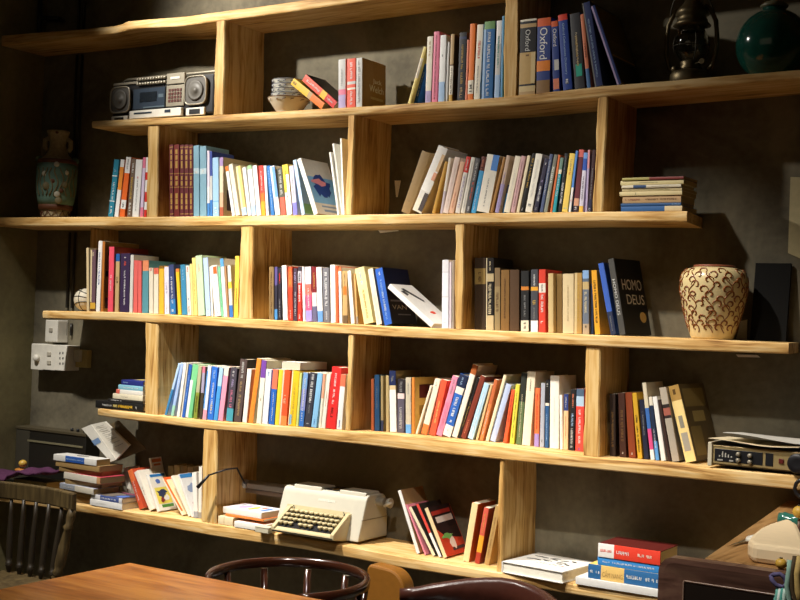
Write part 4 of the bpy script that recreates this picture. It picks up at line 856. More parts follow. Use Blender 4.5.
# tall vase at the left
vy = -.14; vp = base('C', 55, vy)
vs = abs(at(55, 200, vy).z-at(55, 201, vy).z)
xs_ = vs*.98
vase = thing('tall_vase', 'tall two handled beige and teal ceramic vase by the left wall', 'vase', vp+Vector((0, 0, .0006)), .82)
def V(pts): return [(r*xs_, (217-y)*vs) for r, y in pts]
stone = plain('vase_beige', 'A39474', .7, 0, .3, .45, 90, .3); teal = plain('vase_teal', '5E7A6C', .6, 0, .3, .55, 28, .3); brown = plain('vase_brown', '5E3A26', .6, 0, .3, .3, 50)
for nm, pts, m in (('base_band', [(0, 217), (13.4, 217), (13.8, 215), (13.2, 212), (15.2, 208.5)], stone), ('foot_ring', [(15.1, 208.7), (16.6, 208), (17, 206), (17.2, 203.5)], brown),
   ('body', [(17.1, 203.6), (18.4, 198), (19.8, 188), (20.3, 178), (20.2, 168), (19.4, 162.8)], teal), ('shoulder_band', [(19.3, 163), (19.9, 162), (19.6, 159.6), (18.6, 158.6)], brown),
   ('neck', [(18.7, 158.8), (15.5, 157.5), (11.5, 153.5), (8.8, 148), (7.9, 143), (8.6, 138), (10.4, 133), (11.3, 130.2), (11, 129.4), (9.8, 130), (8, 137), (0, 139)], stone)):
    mb = MB(); mb.lathe(V(pts), 0, 0, 44); o = mb.done(nm, m, vase, world=False)
    if nm == 'base_band':
        mb = MB()
        for k in range(12):
            a = 2*math.pi*k/12; pts_ = [(13.9, 215.4, a-.24), (14.9, 209.6, a), (13.9, 215.4, a+.24)]
            mb.tube([(p[0]*xs_*math.cos(p[2]), p[0]*xs_*math.sin(p[2]), (217-p[1])*vs) for p in pts_], .0028, 5, None, True)
        mb.done('triangle_border', brown, o, world=False)
for s in (-1, 1):
    mb = MB(); mb.tube([(s*8.8*xs_, 0, (217-137)*vs), (s*12.5*xs_, 0, (217-139)*vs), (s*12.6*xs_, 0, (217-146)*vs), (s*10*xs_, 0, (217-149.5)*vs)], .011, 10); mb.done('neck_handle', stone, vase, world=False)
    mb = MB(); mb.ball((s*17.2*xs_, 0, (217-158.3)*vs), .019, None, 10, (1, 1, .8)); mb.done('shoulder_lug', teal, vase, world=False)
blossom = plain('blossom_white', 'B4AE9A', .6); leafm = plain('relief_ochre', '6E6444', .7)
for (u, v, s, m, nm) in ((-11, 174, .013, blossom, 'blossom'), (9.5, 172, .012, blossom, 'blossom'), (1.5, 194, .014, blossom, 'blossom'), (5, 190, .011, brown, 'relief_spot'), (-3, 181, .011, brown, 'relief_spot'), (-1, 131.5, .008, brown, 'relief_spot'), (8, 184, .016, leafm, 'relief_leaf'), (-9, 186, .018, leafm, 'relief_leaf'), (3, 200, .016, leafm, 'relief_leaf'), (0, 164.5, .012, blossom, 'blossom')):
    Rv = 20.3*xs_ if v > 160 else 11*xs_; x = u*xs_; y = -math.sqrt(max(Rv*Rv-x*x, 1e-6))
    a = math.radians(0); mb = MB(); mb.ball((x+.0, y+.003, (217-v)*vs), s, None, 8, (1, .45, 1)); mb.done(nm, m, vase, world=False)
mb = MB()
for k in range(9):
    a = -math.pi/2+(k-4)*.26; q = [(20.5*xs_*math.cos(a+.1*math.sin(j*.9+k)), 20.5*xs_*math.sin(a+.1*math.sin(j*.9+k)), (217-(168+j*3.4))*vs) for j in range(9)]
    q = [(x*(1-.0009*j*j), y*(1-.0009*j*j), z) for j, (x, y, z) in enumerate(q)]
    mb.tube(q, .0032, 5)
mb.done('relief_vine', leafm, vase, world=False)
# ball behind the beige book
by = -.09; bpz = base('D', 85.5, by); rb = 11.4/230
bal = thing('ball', 'white ball with thin black seams at the left end of the fourth shelf', 'ball', bpz+Vector((-.004, 0, rb+.0006)))
mb = MB(); mb.ball((0, 0, 0), rb, None, 20); bo = mb.done('ball_skin', plain('ball_white', 'CFC8B4', .6), bal, world=False)
mb = MB()
def ring(nx, ny, nz, off):
    n_ = Vector((nx, ny, nz)).normalized(); u = n_.orthogonal().normalized(); w_ = n_.cross(u); r_ = math.sqrt(rb*rb-off*off)
    mb.tube([n_*off+(u*math.cos(t)+w_*math.sin(t))*r_ for t in [2*math.pi*k/40 for k in range(40)]], .0022, 5, None, True)
ring(0, .3, 1, 0); ring(.25, .3, 1, .026); ring(-.25, .3, 1, -.026); ring(1, .2, .1, 0)
mb.done('seam', M['black'], bal, world=False)
# scroll patterned vase
py_ = -.135; pv = base('D', 712, py_); ps = abs(at(712, 300, py_).z-at(712, 301, py_).z); pxs = ps
pot = thing('scroll_vase', 'cream vase with brown scroll pattern on the fourth shelf', 'vase', pv+Vector((0, 0, .0006)))
prof = [(0, 338.5), (20, 338.5), (21, 337), (23, 331), (27, 318), (30.8, 303), (33, 290), (33.4, 283), (32.7, 277.5), (30.6, 272.6), (27.2, 269.3), (22, 267.6), (19.6, 267.2), (20, 265.8), (18.6, 265), (17, 266), (16, 272), (0, 285)]
P3 = [(r*pxs, (338.5-y)*ps) for r, y in prof]
mb = MB(); mb.lathe(P3, 0, 0, 56); mb.done('body', plain('pot_cream', 'DEC994', .22, 0, .5, .07, 30), pot, world=False)
mb = MB(); mb.lathe([(19.4*pxs, (338.5-267.3)*ps), (20.4*pxs, (338.5-266.4)*ps), (20.2*pxs, (338.5-265.2)*ps), (18.4*pxs, (338.5-264.8)*ps)], 0, 0, 48, cap=False); mb.done('rim', plain('pot_rim', '8A4C34', .4), pot, world=False)
def prad(z):
    Q = [(q[1], q[0]) for q in P3[1:14]]; return interp(Q, z)
mb = MB(); rn = random.Random(5); Hh = (338.5-268)*ps
def spv(pts, rr):
    out = []
    for a, z in pts:
        z = min(max(z, .012), Hh-.004); r_ = prad(z)+.0002; out.append((r_*math.cos(a), r_*math.sin(a), z))
    mb.tube(out, rr, 5)
for c_ in range(11):
    a0 = 2*math.pi*c_/11+.35; N = 26
    stem = [(a0+.13*math.sin(j*.62+c_), .02+(Hh-.03)*j/N) for j in range(N+1)]
    spv(stem, .0019)
    for j in range(1, N, 2):
        a, z = stem[j]; s = 1 if (j//2) % 2 else -1; R0 = rn.uniform(.012, .017); r_ = prad(z); pts = []
        for k in range(13):
            t = k/12; th = t*4.6; rad = R0*(1-.72*t); cx, cz_ = s*R0*.95, .006
            pts.append((a+(cx-s*rad*math.cos(th))/r_, z+cz_+rad*math.sin(th)))
        spv(pts, [.0014+.0015*math.sin(math.pi*k/12) for k in range(13)])
mb.done('scrollwork', plain('pot_brown', '7E4418', .3, 0, .5, .15), pot, world=False)
# amplifier and papers
ay = -.245; ap = base('E', 712.5, ay); aL, aR = ap.x, 3.70
amp = thing('amplifier', 'old silver and black amplifier under loose papers on the fifth shelf', 'amplifier', ((aL+aR)/2, ay, zmax('E', aL-.02, aR)+.0006))
def apart(name, px0, py0, px1, py1, m, t0=0, t1=.004, bev=.001, par=None):
    a, b_ = at(px0, py0, ay), at(px1, py1, ay); o_ = amp.location
    mb = MB(); mb.box(min(a.x, b_.x)-o_.x, max(a.x, b_.x)-o_.x, -t1, -t0+.002, min(a.z, b_.z)-o_.z, max(a.z, b_.z)-o_.z, None, bev); return mb.done(name, m, par or amp, world=False)
hA = .068
mb = MB(); mb.box(aL-amp.location.x, aR-amp.location.x, .004, .225, .006, hA, None, .003); mb.done('case', plain('amp_case', '3A352C', .5), amp, world=False)
mb = MB(); mb.box(aL-amp.location.x, aR-amp.location.x, -.002, .006, .010, hA-.002, None, .002); fp = mb.done('front_panel', plain('amp_gold', 'B09A6A', .35, .4), amp, world=False)
mb = MB(); mb.box(aL-amp.location.x-.014, aL-amp.location.x-.001, -.008, .22, .002, hA+.006, None, .002); mb.done('side_cheek', plain('amp_cheek', 'C9BFA6', .4), amp, world=False)
mb = MB(); mb.box(aL-amp.location.x+.006, aL-amp.location.x+.152, -.0035, .0, .018, hA-.012, None, .001); fb = mb.done('meter_panel', M['black'], amp, world=False)
ox = aL-amp.location.x
for u, v in ((.080, .045), (.115, .044), (.080, .027), (.115, .025)):
    mb = MB(); mb.lathe([(.0065, -.0036), (.0065, -.012), (.0045, -.014), (0, -.014)], ox+u, 0, 14, None, 'y', v); mb.done('small_knob', M['silver'], fb, world=False)
mb = MB()
for k in range(5): mb.box(ox+.020+k*.009, ox+.024+k*.009, -.0045, -.0034, .032, .032+.005+.004*((k*3) % 4))
mb.box(ox+.016, ox+.032, -.0045, -.0034, .021, .025); mb.box(ox+.052, ox+.064, -.0045, -.0034, .021, .025); mb.done('panel_mark', plain('panel_mark', 'A8A49A', .4), fb, world=False)
mb = MB(); mb.box(ox+.160, ox+.183, -.0035, 0, .018, hA-.012, None, .001); mb.done('slot_panel', M['black'], amp, world=False)
mb = MB(); mb.box(ox+.200, ox+.214, -.006, 0, .029, .043, None, .001); mb.done('power_button', plain('amp_red', '5A1C18', .4), amp, world=False)
mb = MB(); mb.lathe([(.029, -.002), (.029, -.022), (.026, -.026), (.012, -.024), (0, -.024)], ox+.258, 0, 32, None, 'y', .035); mb.done('volume_knob', M['black'], amp, world=False)
zz = amp.location.z+hA+.0075
def sheet(name, lab, x0, x1, y0, y1, z, m, curl=.012, seed=1, grp=None, t=.0012):
    r = thing(name, lab, 'paper', ((x0+x1)/2, (y0+y1)/2, z), 0, grp); mb = MB(); n = 14; rn = random.Random(seed); g = {}
    ph = rn.uniform(0, 6)
    for i in range(n+1):
        for j in range(7):
            u, v = i/n, j/6; x = (x0-x1)/2+(x1-x0)*u; y = (y0-y1)/2+(y1-y0)*v
            h = curl*(.5+.5*math.sin(u*5+ph+v*1.3))*(.35+.65*(1-v)) ; g[i, j] = (mb.bm.verts.new((x, y, h+t)), mb.bm.verts.new((x, y, h)))
    for i in range(n):
        for j in range(6):
            for s in (0, 1): mb.face((g[i, j][s], g[i+1, j][s], g[i+1, j+1][s], g[i, j+1][s]))
    for i in range(n):
        for j in (0, 6): mb.face((g[i, j][0], g[i+1, j][0], g[i+1, j][1], g[i, j][1]))
    for j in range(6):
        for i in (0, n): mb.face((g[i, j][0], g[i, j+1][0], g[i, j+1][1], g[i, j][1]))
    mb.done('sheet', m, r, world=False, smooth=False); return r
sheet('paper_sheet', 'crumpled cream paper lying on the amplifier under the grey sheet', aL-.01, aL+.26, -.262, -.06, zz, plain('crumpled_cream', 'D8C8A4', .8), .010, 3)
sheet('paper_sheet', 'loose grey white paper sheet on top of the amplifier', aL+.03, aL+.40, -.25, -.05, zz+.014, plain('grey_paper', 'C4C0B6', .8), .016, 8)
# cable hanging by the amplifier
mb = MB(); c0 = at(800, 478, -.262); mb.tube([at(px, py, -.268) for px, py in ((806, 482), (800, 480), (796.5, 483), (794.8, 488), (796, 493), (800, 497), (806, 499))], .006, 8); o = mb.done('cable', M['black']); tag(o, 'black looped cable hanging over the shelf edge below the amplifier', 'cable')
# dark board leaning on the wall right of the scroll vase
a, b_ = at(755.5, 263, -.02), at(795, 263, -.02)
bz0 = zmax('D', a.x-.02, b_.x)+.003
mb = MB(); mb.slab([(a.x, -.052, bz0), (b_.x-.012, -.052, bz0), (b_.x-.012, -.018, a.z), (a.x, -.018, a.z)], .012); o = mb.done('dark_board', plain('slate_board', '0D0C0A', .9, 0, .3, .2)); tag(o, 'plain dark board leaning on the wall right of the scroll vase', 'board')
# thin pale slab flat on the wall at the right edge
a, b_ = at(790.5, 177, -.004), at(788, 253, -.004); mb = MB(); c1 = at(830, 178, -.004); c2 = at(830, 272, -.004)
mb.slab([(a.x, -.004, a.z), (c1.x, -.004, c1.z), (c2.x, -.004, c2.z), (b_.x, -.004, b_.z)], .0035); o = mb.done('pale_slab', plain('pale_panel', 'B5AA84', .8, 0, .2, .2)); tag(o, 'thin pale slab flat on the wall at the right edge above the dark board', 'panel')
# thin white slabs painted in as slivers of light on the wall
def lit_sliver(k, pts_up, pts_dn, lab):
    r = thing('light_sliver', lab, 'lit_sliver', at(pts_up[0][0], pts_up[0][1], -.006)); 
    for nm, pts in (('upper_patch', pts_up), ('lower_patch', pts_dn)):
        mb = MB(); mb.slab([at(px, py, -.006) for px, py in pts], .004); mb.done(nm, M['white'], r)
lit_sliver('C', [(394.5, 180.5), (400.3, 180.5), (397.2, 197), (396, 197)], [(377, 228.5), (398, 228.5), (398, 231), (380, 233)], 'white sliver of painted light at the third shelf right of the second divider')
lit_sliver('D', [(736, 339), (741, 321), (747, 319.5), (746.6, 339.5)], [(736, 354.5), (757, 355), (760, 357.5), (738, 357)], 'white sliver of painted light behind the scroll vase')
# conduits, cables, switches
for i in range(2):
    x = (.225, .258)[i]; cm_ = plain('conduit_dark', '2E2B24', .35, .3)
    cdt = thing('conduit', ('left' if i == 0 else 'right')+' one of two dark conduits running down the wall behind the tall vase', 'conduit', (x, -.0095, .98), 0, 'wall conduits')
    for z0_, z1_ in ((2.62, 2.335), (2.255, 1.505), (1.447, 1.105), (1.035, .98)):
        mb = MB(); mb.tube([(x, -.0095, z0_), (x, -.0095, z1_)], .0065, 10); mb.done('pipe_length', cm_, cdt)
for i, pts in enumerate((((-6, 3), (10, 9), (25, 14), (42, 18), (60, 19)), ((-6, 14), (12, 18), (26, 26), (36, 32), (44, 36)))):
    mb = MB(); P_ = [at(px, py, -.05) for px, py in pts]; P_ = [Vector((max(p.x, .012), p.y, p.z)) for p in P_]; mb.tube(P_, .011, 10); o = mb.done('cable', M['black']); tag(o, ['upper', 'lower'][i]+' thick black cable sagging over the top shelf at the left', 'cable', 'black cables at the left wall')
# the double switch box
def wallbox(name, lab, cat, px0, py0, px1, py1, t, m, yb=0.0):
    a, b_ = at(px0, py0, yb-t), at(px1, py1, yb-t)
    r = thing(name, lab, cat, ((a.x+b_.x)/2, yb-t, b_.z)); mb = MB(); mb.box(a.x, b_.x, yb-t, yb-.0005, b_.z, a.z, None, .004); mb.done('housing', m, r); return r
sw = wallbox('switch_box', 'wide off white switch and socket box on the wall at the left', 'switch box', 31.5, 343.4, 67.5, 371, .07, M['white'])
def on(r, name, px0, py0, px1, py1, t, m, y, bev=.001):
    a, b_ = at(px0, py0, y), at(px1, py1, y); mb = MB(); mb.box(a.x, b_.x, y-t, y+.001, b_.z, a.z, None, bev); return mb.done(name, m, r)
p1 = on(sw, 'dimmer_plate', 32.2, 344, 43, 370, .003, M['white'], -.07); mb = MB(); q = at(37.5, 358, -.073); mb.lathe([(.016, 0), (.016, -.012), (.012, -.018), (0, -.018)], q.x, -.073, 18, None, 'y', q.z); mb.done('dimmer_knob', M['white'], p1)
p2 = on(sw, 'switch_plate', 43.8, 344.5, 55, 370.4, .003, M['white'], -.07)
for v in (352, 360.5): on(p2, 'switch_rocker', 47.5, v, 51, v+4, .004, plain('switch_grey', 'B8B2A2', .4), -.073)
p3 = on(sw, 'socket_plate', 55.8, 345, 67, 371, .003, M['white'], -.07)
mb = MB()
for r_ in range(3):
    for k in range(2):
        q = at(60+k*3, 353+r_*5.3, -.0732); mb.box(q.x-.003, q.x+.003, -.0742, -.072, q.z-.005, q.z+.005)
mb.done('socket_hole', M['black'], p3)['kind'] = 'stuff'
sb_ = wallbox('junction_box', 'single white switch box above the wide switch box', 'switch box', 45.5, 319.8, 57, 342.5, .065, M['white'])
on(sb_, 'switch_rocker', 49.5, 328, 52.5, 332, .004, plain('switch_grey2', 'A8A294', .4), -.065)
yb = wallbox('plug_adapter', 'yellowed plug adapter at the right side of the switch box', 'plug', 75.5, 349.5, 86.5, 368, .03, M['yellowbox'])
on(yb, 'plug', 76.5, 350, 82, 362, .018, M['cream'], -.03, .003)
# ------------------------------------------------------------------ bottom shelf
bpy.context.view_layer.update()
tops = [ (q.matrix_world @ Vector(c_.bound_box[i])).z for q in bpy.data.objects if q.get('group') == 'books in the fifth shelf left row' for c_ in q.children if c_.name.startswith('cover') for i in range(8) if 1.60 < (q.matrix_world @ Vector(c_.bound_box[i])).x < 1.80]
pz = at(284, 370.5, -.235); zfl = min([t for t in tops if t < pz.z+.02] and [max(t for t in tops if t < pz.z+.02)])+.001
fl = thing('book', 'white book lying flat across the tops of the orange and yellow paperbacks', 'book', (at(282, 370, -.235).x, -.235, zfl+.0145), 0); fl.rotation_euler = Matrix(((0, 1, 0), (0, 0, 1), (1, 0, 0))).to_euler()
build_book(fl, .028, .085, .17, parse('F0EEE6'), 'F0EEE6', False, '', (), (), None)
def FZ(x): return zt('F', x)
# typewriter
X0, X1 = 1.618, 2.004; zf = zmax('F', X0-.02, X1+.02)+.0012
tw = thing('typewriter', 'cream desk typewriter standing on the bottom shelf', 'typewriter', ((X0+X1)/2, -.15, zf))
def TB(): return MB()
W2 = (X1-X0)/2
def L(y): return y+.15                                   # world y to the typewriter's own y
prof = [(L(-.205), .004), (L(-.158), .150), (L(-.150), .163), (L(-.135), .168), (L(-.045), .166), (L(-.030), .155), (L(-.014), .085), (L(-.012), .004)]
mb = MB(); mb.prism(prof, 'x', -W2, W2, None, .005); mb.done('body_shell', M['cream'], tw, world=False)
mb = MB(); mb.box(W2-.001, W2+.0012, L(-.185), L(-.014), .078, .081); mb.done('side_seam', plain('seam_grey', '8C8674', .6), tw, world=False)
def fy(z): return L(-.205)+(z-.004)*(.047/.146)             # front face
mb = MB(); q = [(-W2+.035, fy(.082)-.0012, .082), (W2-.06, fy(.082)-.0012, .082), (W2-.06, fy(.102)-.0012, .102), (-W2+.035, fy(.102)-.0012, .102)]; mb.slab(q, .0025); mb.done('key_surround', M['creamkey'], tw, world=False)
mb = MB(); rn = random.Random(3); x = -.02
while x < .052: 
    w_ = rn.uniform(.003, .006); z = .128; mb.slab([(x, fy(z)-.0012, z), (x+w_, fy(z)-.0012, z), (x+w_, fy(z+.008)-.0012, z+.008), (x, fy(z+.008)-.0012, z+.008)], .001); x += w_+.0022
mb.done('maker_lettering', M['white'], tw, world=False)['kind'] = 'stuff'
for a, b_ in ((-.150, -.020), (.062, .182)):
    mb = MB(); mb.prism([(L(-.150), .160), (L(-.146), .176), (L(-.060), .176), (L(-.050), .160)], 'x', a, b_, None, .003); mb.done('ribbon_cover', M['cream'], tw, world=False)
mb = MB(); mb.box(-.018, .060, L(-.135), L(-.055), .158, .1695); tb = mb.done('type_basket', M['black'], tw, world=False)
mb = MB()
for k in range(9): 
    a = (k-4)*.16; mb.tube([(.021+.008*math.sin(a), L(-.13), .168), (.021+.035*math.sin(a), L(-.075), .1735+.002*(k % 2))], .0016, 5)
mb.done('type_bar', M['chrome'], tb, world=False)['kind'] = 'stuff'
# keyboard tray
TXa, TXb = -W2+.062, W2-.066
mb = MB(); mb.prism([(L(-.280), .012), (L(-.286), .016), (L(-.284), .026), (L(-.276), .030), (L(-.186), .080), (L(-.170), .080), (L(-.170), .002), (L(-.215), .002)], 'x', TXa-.012, TXb+.012, None, .003); tray = mb.done('keyboard_tray', M['creamkey'], tw, world=False)
mb = MB(); mb.prism([(L(-.271), .0325), (L(-.190), .0778), (L(-.190), .0798), (L(-.271), .0345)], 'x', TXa+.004, TXb-.006); mb.done('key_well', M['black'], tray, world=False)
for s in (TXa-.006, TXb+.006):
    mb = MB(); mb.prism([(L(-.286), .014), (L(-.286), .034), (L(-.262), .050), (L(-.190), .098), (L(-.172), .098), (L(-.172), .006), (L(-.215), .006)], 'x', s-.008, s+.008, None, .003); mb.done('tray_cheek', M['creamkey'], tray, world=False)
mb = MB(); mb.box(TXa-.01, TXb+.01, L(-.2885), L(-.2845), .017, .0205); mb.done('tray_groove', M['black'], tray, world=False)
nk = 0
for r_ in range(4):
    yy = L(-.262+r_*.0205); zz_ = .044+r_*.0122
    for k in range(11):
        if r_ == 0 and k in (3, 7): continue
        if nk >= 99: break
        x = TXa+.014+k*(TXb-TXa-.032)/10+(.0045 if r_ % 2 else 0)
        mb = MB(); mb.lathe([(0, -.006), (.0045, -.006), (.0045, .0), (.0094, .001), (.0101, .007), (.0088, .0098), (.0045, .0078), (0, .0076)], x, yy, 12, None, 'z', zz_); mb.done('key', M['creamkey'], tray, world=False); nk += 1
for x in (TXa+.006, TXb-.02):
    mb = MB(); mb.tube([(x, fy(.085)-.002, .078), (x+.004, fy(.095)-.004, .092), (x-.002, fy(.1)-.002, .1)], .0022, 6); mb.done('lever', M['black'], tw, world=False)
# carriage behind the cover
cl, cr_ = at(249, 487, -.075), at(389, 507, -.075)
cz_ = .140; cxl = cl.x-tw.location.x; cxr = min(cr_.x-tw.location.x, .27)
mb = MB(); mb.tube([(cxl+.012, L(-.085), cz_), (cxr-.012, L(-.085), cz_)], .017, 18); car = mb.done('platen', plain('platen_grey', '9A9484', .5, 0, .4, .4, 80), tw, world=False)
mb = MB(); mb.box(cxl+.004, -W2-.002, L(-.10), L(-.045), cz_-.032, cz_-.017); mb.done('carriage_rail', plain('rail_brown', '6B5842', .5, .3), car, world=False)
mb = MB(); mb.box(cxl+.012, -W2-.004, L(-.104), L(-.100), cz_-.014, cz_+.006); mb.done('paper_scale', M['silver'], car, world=False)
for x, s in ((cxl, -1), (cxr, 1)):
    mb = MB(); mb.tube([(x, L(-.085), cz_), (x+s*.014, L(-.085), cz_)], [.016, .019], 16); mb.done('platen_knob', M['cream'], car, world=False)
T_ = tw.location; mb = MB()
mb.tube([at(246, 486, -.09)-T_, at(237, 468, -.15)-T_, at(226, 469.5, -.262)-T_, at(208, 475.5, -.29)-T_], .0035, 8); mb.tube([at(209, 475, -.29)-T_, at(197.5, 487.5, -.31)-T_], [.0045, .007], 8)
mb.done('return_lever', M['black'], tw, world=False)
mb = MB(); mb.tube([(cxr-.005, L(-.10), cz_-.01), (cxr+.03, L(-.11), cz_+.006)], .005, 8); mb.done('release_lever', M['white'], tw, world=False)
mb = MB()
for x in (-W2+.04, W2-.04):
    for y in (-.19, -.03): mb.lathe([(.012, -.0005), (.012, .005), (0, .005)], x, L(y), 12)
mb.done('rubber_foot', M['black'], tw, world=False)['kind'] = 'stuff'
# flat books left of the typewriter
g_ = 'flat books left of the typewriter'
z1 = flat_stack('F', [(218, 233, 8.2, -.245, .12, 'EEDCB4:.38 C8A878:.42 EEDCB4', '', 'thick cream book lying below the colourful one beside the divider', dict(rz=-.02, c='E8C898'))], group=g_)
flat_stack('F', [(234.5, 263.5, 5.8, -.252, .11, 'F0ECE2', '', 'white paperback lying under the orange one left of the typewriter', dict(rz=.02))], group=g_)
flat_stack('F', [(225, 264, 2.2, -.235, .11, 'E8823C', '', 'thin orange book between the white and the colourful books by the typewriter', dict(rz=-.03)),
  (222.5, 262, 6.0, -.232, .13, 'F2EEE4', '', 'white book with colourful cover lying topmost beside the typewriter', dict(rz=-.04, c='EDE6EC', art=arts(side_patch(blob(.5, .3, .3, .09, 12, .3, 2), 'B8A4DC'), side_patch(blob(.45, .55, .32, .07, 12, .3, 4), 'F2C03A'), side_patch(blob(.5, .85, .28, .06, 12, .3, 6), '3C84D0'), side_patch(blob(.7, .7, .15, .06, 12, .3, 9), 'E8745C'))))], group=g_, zlift=.0335)
xq = atz(269, 530, .31); mb = MB(); zq = FZ(1.63)+.001
r = thing('cardboard_box', 'small pale grey box at the left front foot of the typewriter', 'box', (1.622, -.262, zq)); mb.box(-.035, .028, -.02, .02, 0, .022, None, .002); mb.done('box_body', plain('grey_cream', 'BDB69E', .7), r, world=False); mb = MB(); mb.box(-.036, .029, -.021, .021, .019, .0228, None, .001); mb.done('lid', plain('grey_cream_lid', 'C6BFA8', .7), r, world=False)
# left end: leaning comics
gF = 'books leaning at the left of the bottom shelf'
row('F', 'bottom shelf left', gF, .05, [
 (139.6, 144.6, 127.6, 471, 'E0703C:.3 C85030', 'w30-80*.3', 'orange red comic leaning left', dict(short='orange red comic', D=.1)),
 (149.8, 154.8, 134, 473, 'F0E8DA', 'n40-60*.2', 'cream comic leaning left', dict(D=.1)),
 (157.4, 160, 145.4, 475.6, 'F2EEE6', '', 'comic with blue title and bright picture', dict(D=.10, c='EFEBE0', short='bright comic', art=arts(side_patch([(.1, .02), (.95, .02), (.95, .09), (.1, .09)], '2E7AC0', 'title_bar'), side_patch(blob(.45, .22, .14, .07, 8, .2, 3), '5A78C0', 'cover_emblem'), side_patch([(.12, .38), (.92, .38), (.92, .82), (.12, .82)], 'E8D860', 'cover_picture'), side_patch(blob(.45, .55, .28, .1, 13, .5, 4), '303A5C', 'cover_shape', .0008), side_patch(blob(.65, .68, .2, .08, 11, .5, 8), 'E8E8E4', 'cover_shape', .0011), side_patch(blob(.4, .72, .12, .06, 11, .4, 12), '8A3430', 'cover_shape', .0014), side_patch([(.25, .84), (.92, .84), (.92, .92), (.25, .92)], '4E8A3C', 'cover_strip')))),
 (182, 184.2, 161.6, 479, 'F0E2C8', '', 'cream comic with orange border', dict(c='F0DDB4', D=.10, art=arts(side_patch([(.0, .0), (.95, .0), (.95, .06), (.0, .06)], 'E8642C'), side_patch([(.0, .06), (.1, .06), (.1, .9), (.0, .9)], 'E8742C')))),
 (188.4, 190.8, 170.5, 477, 'F0E6D2', '', 'plain cream comic leaning left', dict(c='EFE4CC', D=.1)),
 (191.4, 193.4, 177.6, 475, 'ECE8E2', '', 'white comic with blue heading', dict(c='E8E6E2', D=.10, art=arts(side_patch([(.0, .01), (.95, .01), (.95, .1), (.0, .1)], '3C86C4'), side_patch(blob(.5, .35, .3, .1, 12, .3, 5), '8C9CB8'), side_patch(blob(.5, .7, .3, .12, 12, .3, 7), 'A86A6A')))),
 (193.6, 198, 191.8, 472.6, 'F0ECE4:.86 9CA0A8', '', 'upright white paperback', dict(D=.1)),
 (198.2, 201.4, 198.8, 466.6, 'ECE6DA:.88 9A968E', '', 'taller white paperback beside the divider', dict(D=.1)),
 ], 'first of the row')
gB = 'books standing at the back of the bottom shelf'
row('F', 'back of bottom shelf', gB, .162, [
 (118, 121, 112, 478, 'DCD6CA', '', 'thin white book standing', dict(D=.07)), (122.5, 126, 117, 474, 'D8D0BE', '', 'greyish white book standing', dict(D=.07)), (128, 132.5, 123.5, 468, 'E4DED0', '', 'cream white book standing', dict(D=.07)),
 (168, 173.5, 168, 466, '8E7444', '', 'first tan cloth book', dict(D=.075)), (174, 180, 174, 465, '9A7E4C', '', 'second tan cloth book', dict(D=.075)), (180.5, 187, 180.5, 465.5, '86693A', '', 'third tan cloth book', dict(D=.075)), (187.5, 193, 187.5, 466.5, '94784A', '', 'fourth tan cloth book', dict(D=.075)), (193.5, 198.5, 193.5, 466, '8A6E3E', '', 'fifth tan cloth book', dict(D=.075)),
 ], 'behind the flat pair')
# the comic leaning behind with orange lettering and the box lying above it
a = thing('book', 'white comic with orange lettering behind the cream leaning comics', 'book', base('F', 159, -.10)+Vector((0, 0, .004)), 0, gF); a.rotation_euler = (0, -.30, .1)
build_book(a, .008, .075, .205, parse('F0EAE0'), 'F0EAE0', False, '', (), (), None, arts(side_patch([(.1, .03), (.9, .03), (.9, .1), (.1, .1)], 'E07A4A'), side_patch([(.2, .13), (.8, .13), (.8, .17), (.2, .17)], 'E07A4A')))
flat_stack('F', [(90, 122, 6.2, -.252, .135, 'F0EEEA', 'h20-50*.2', 'white book lying under the glossy one at the left of the comics', dict(rz=.0)),
  (90.4, 122.4, 4.8, -.250, .13, 'DAD8DC:.3 4A5C98:.9 DAD8DC', 'w30-80*.4', 'glossy blue photo book lying in front of the leaning comics', dict(rz=-.03, c='3E4258', art=arts(side_patch(blob(.5, .4, .4, .25, 14, .4, 3), '7E7468'), side_patch(blob(.3, .75, .2, .15, 14, .4, 5), '5A78C8'), side_patch([(.75, .1), (.95, .1), (.95, .9), (.75, .9)], '8C4A5A'))))], group='flat pair of books at the left of the bottom shelf')
# tall pile at the left end
flat_stack('F', [
 (68, 100, 6.02, -.225, .11, '8E734A', '', 'tan book lowest in the tall pile beside the cloth', dict(rz=.03)),
 (64, 99, 4.73, -.235, .12, 'A88C5C', '', 'brown paged book second from bottom of the tall pile', dict(rz=-.05)),
 (57, 96, 5.59, -.245, .13, '9AA0AC:.45 D8D0BE', 'h10-40*.4', 'grey and cream book poking out of the tall pile', dict(rz=-.12, c='B8BCC8')),
 (66, 101, 4.73, -.225, .12, 'A08456', '', 'tan book in the middle of the tall pile', dict(rz=.05)),
 (62, 102, 6.45, -.24, .13, 'E4DCCC:.9 C89A6A', '', 'white book with red cover in the tall pile', dict(rz=-.08, c='C8485A', pages=M['oldpaper'])),
 (60, 101, 4.30, -.225, .12, '9C7E4E', '', 'thin tan book above the red covered one in the pile', dict(rz=.04)),
 (55, 100, 5.59, -.235, .13, 'AA8A58', '', 'tan book just below the top of the tall pile', dict(rz=-.03)),
 (53, 97, 6.02, -.238, .076, 'EAE8E2:.28 2E5FB4:.72 EAE8E2', 'l30-70*.3', 'white book with blue spine label topping the tall pile', dict(rz=-.02, c='E8E6E0', art=side_patch(blob(.6, .5, .2, .15, 10, .2, 3), '8C8A86')))], group='tall pile of books at the left end of the bottom shelf')
for o in [q for q in bpy.data.objects if q.get('group') == 'tall pile of books at the left end of the bottom shelf']:
    for c_ in o.children:
        if c_.name.startswith('pages'): c_.data.materials[0] = M['oldpaper']
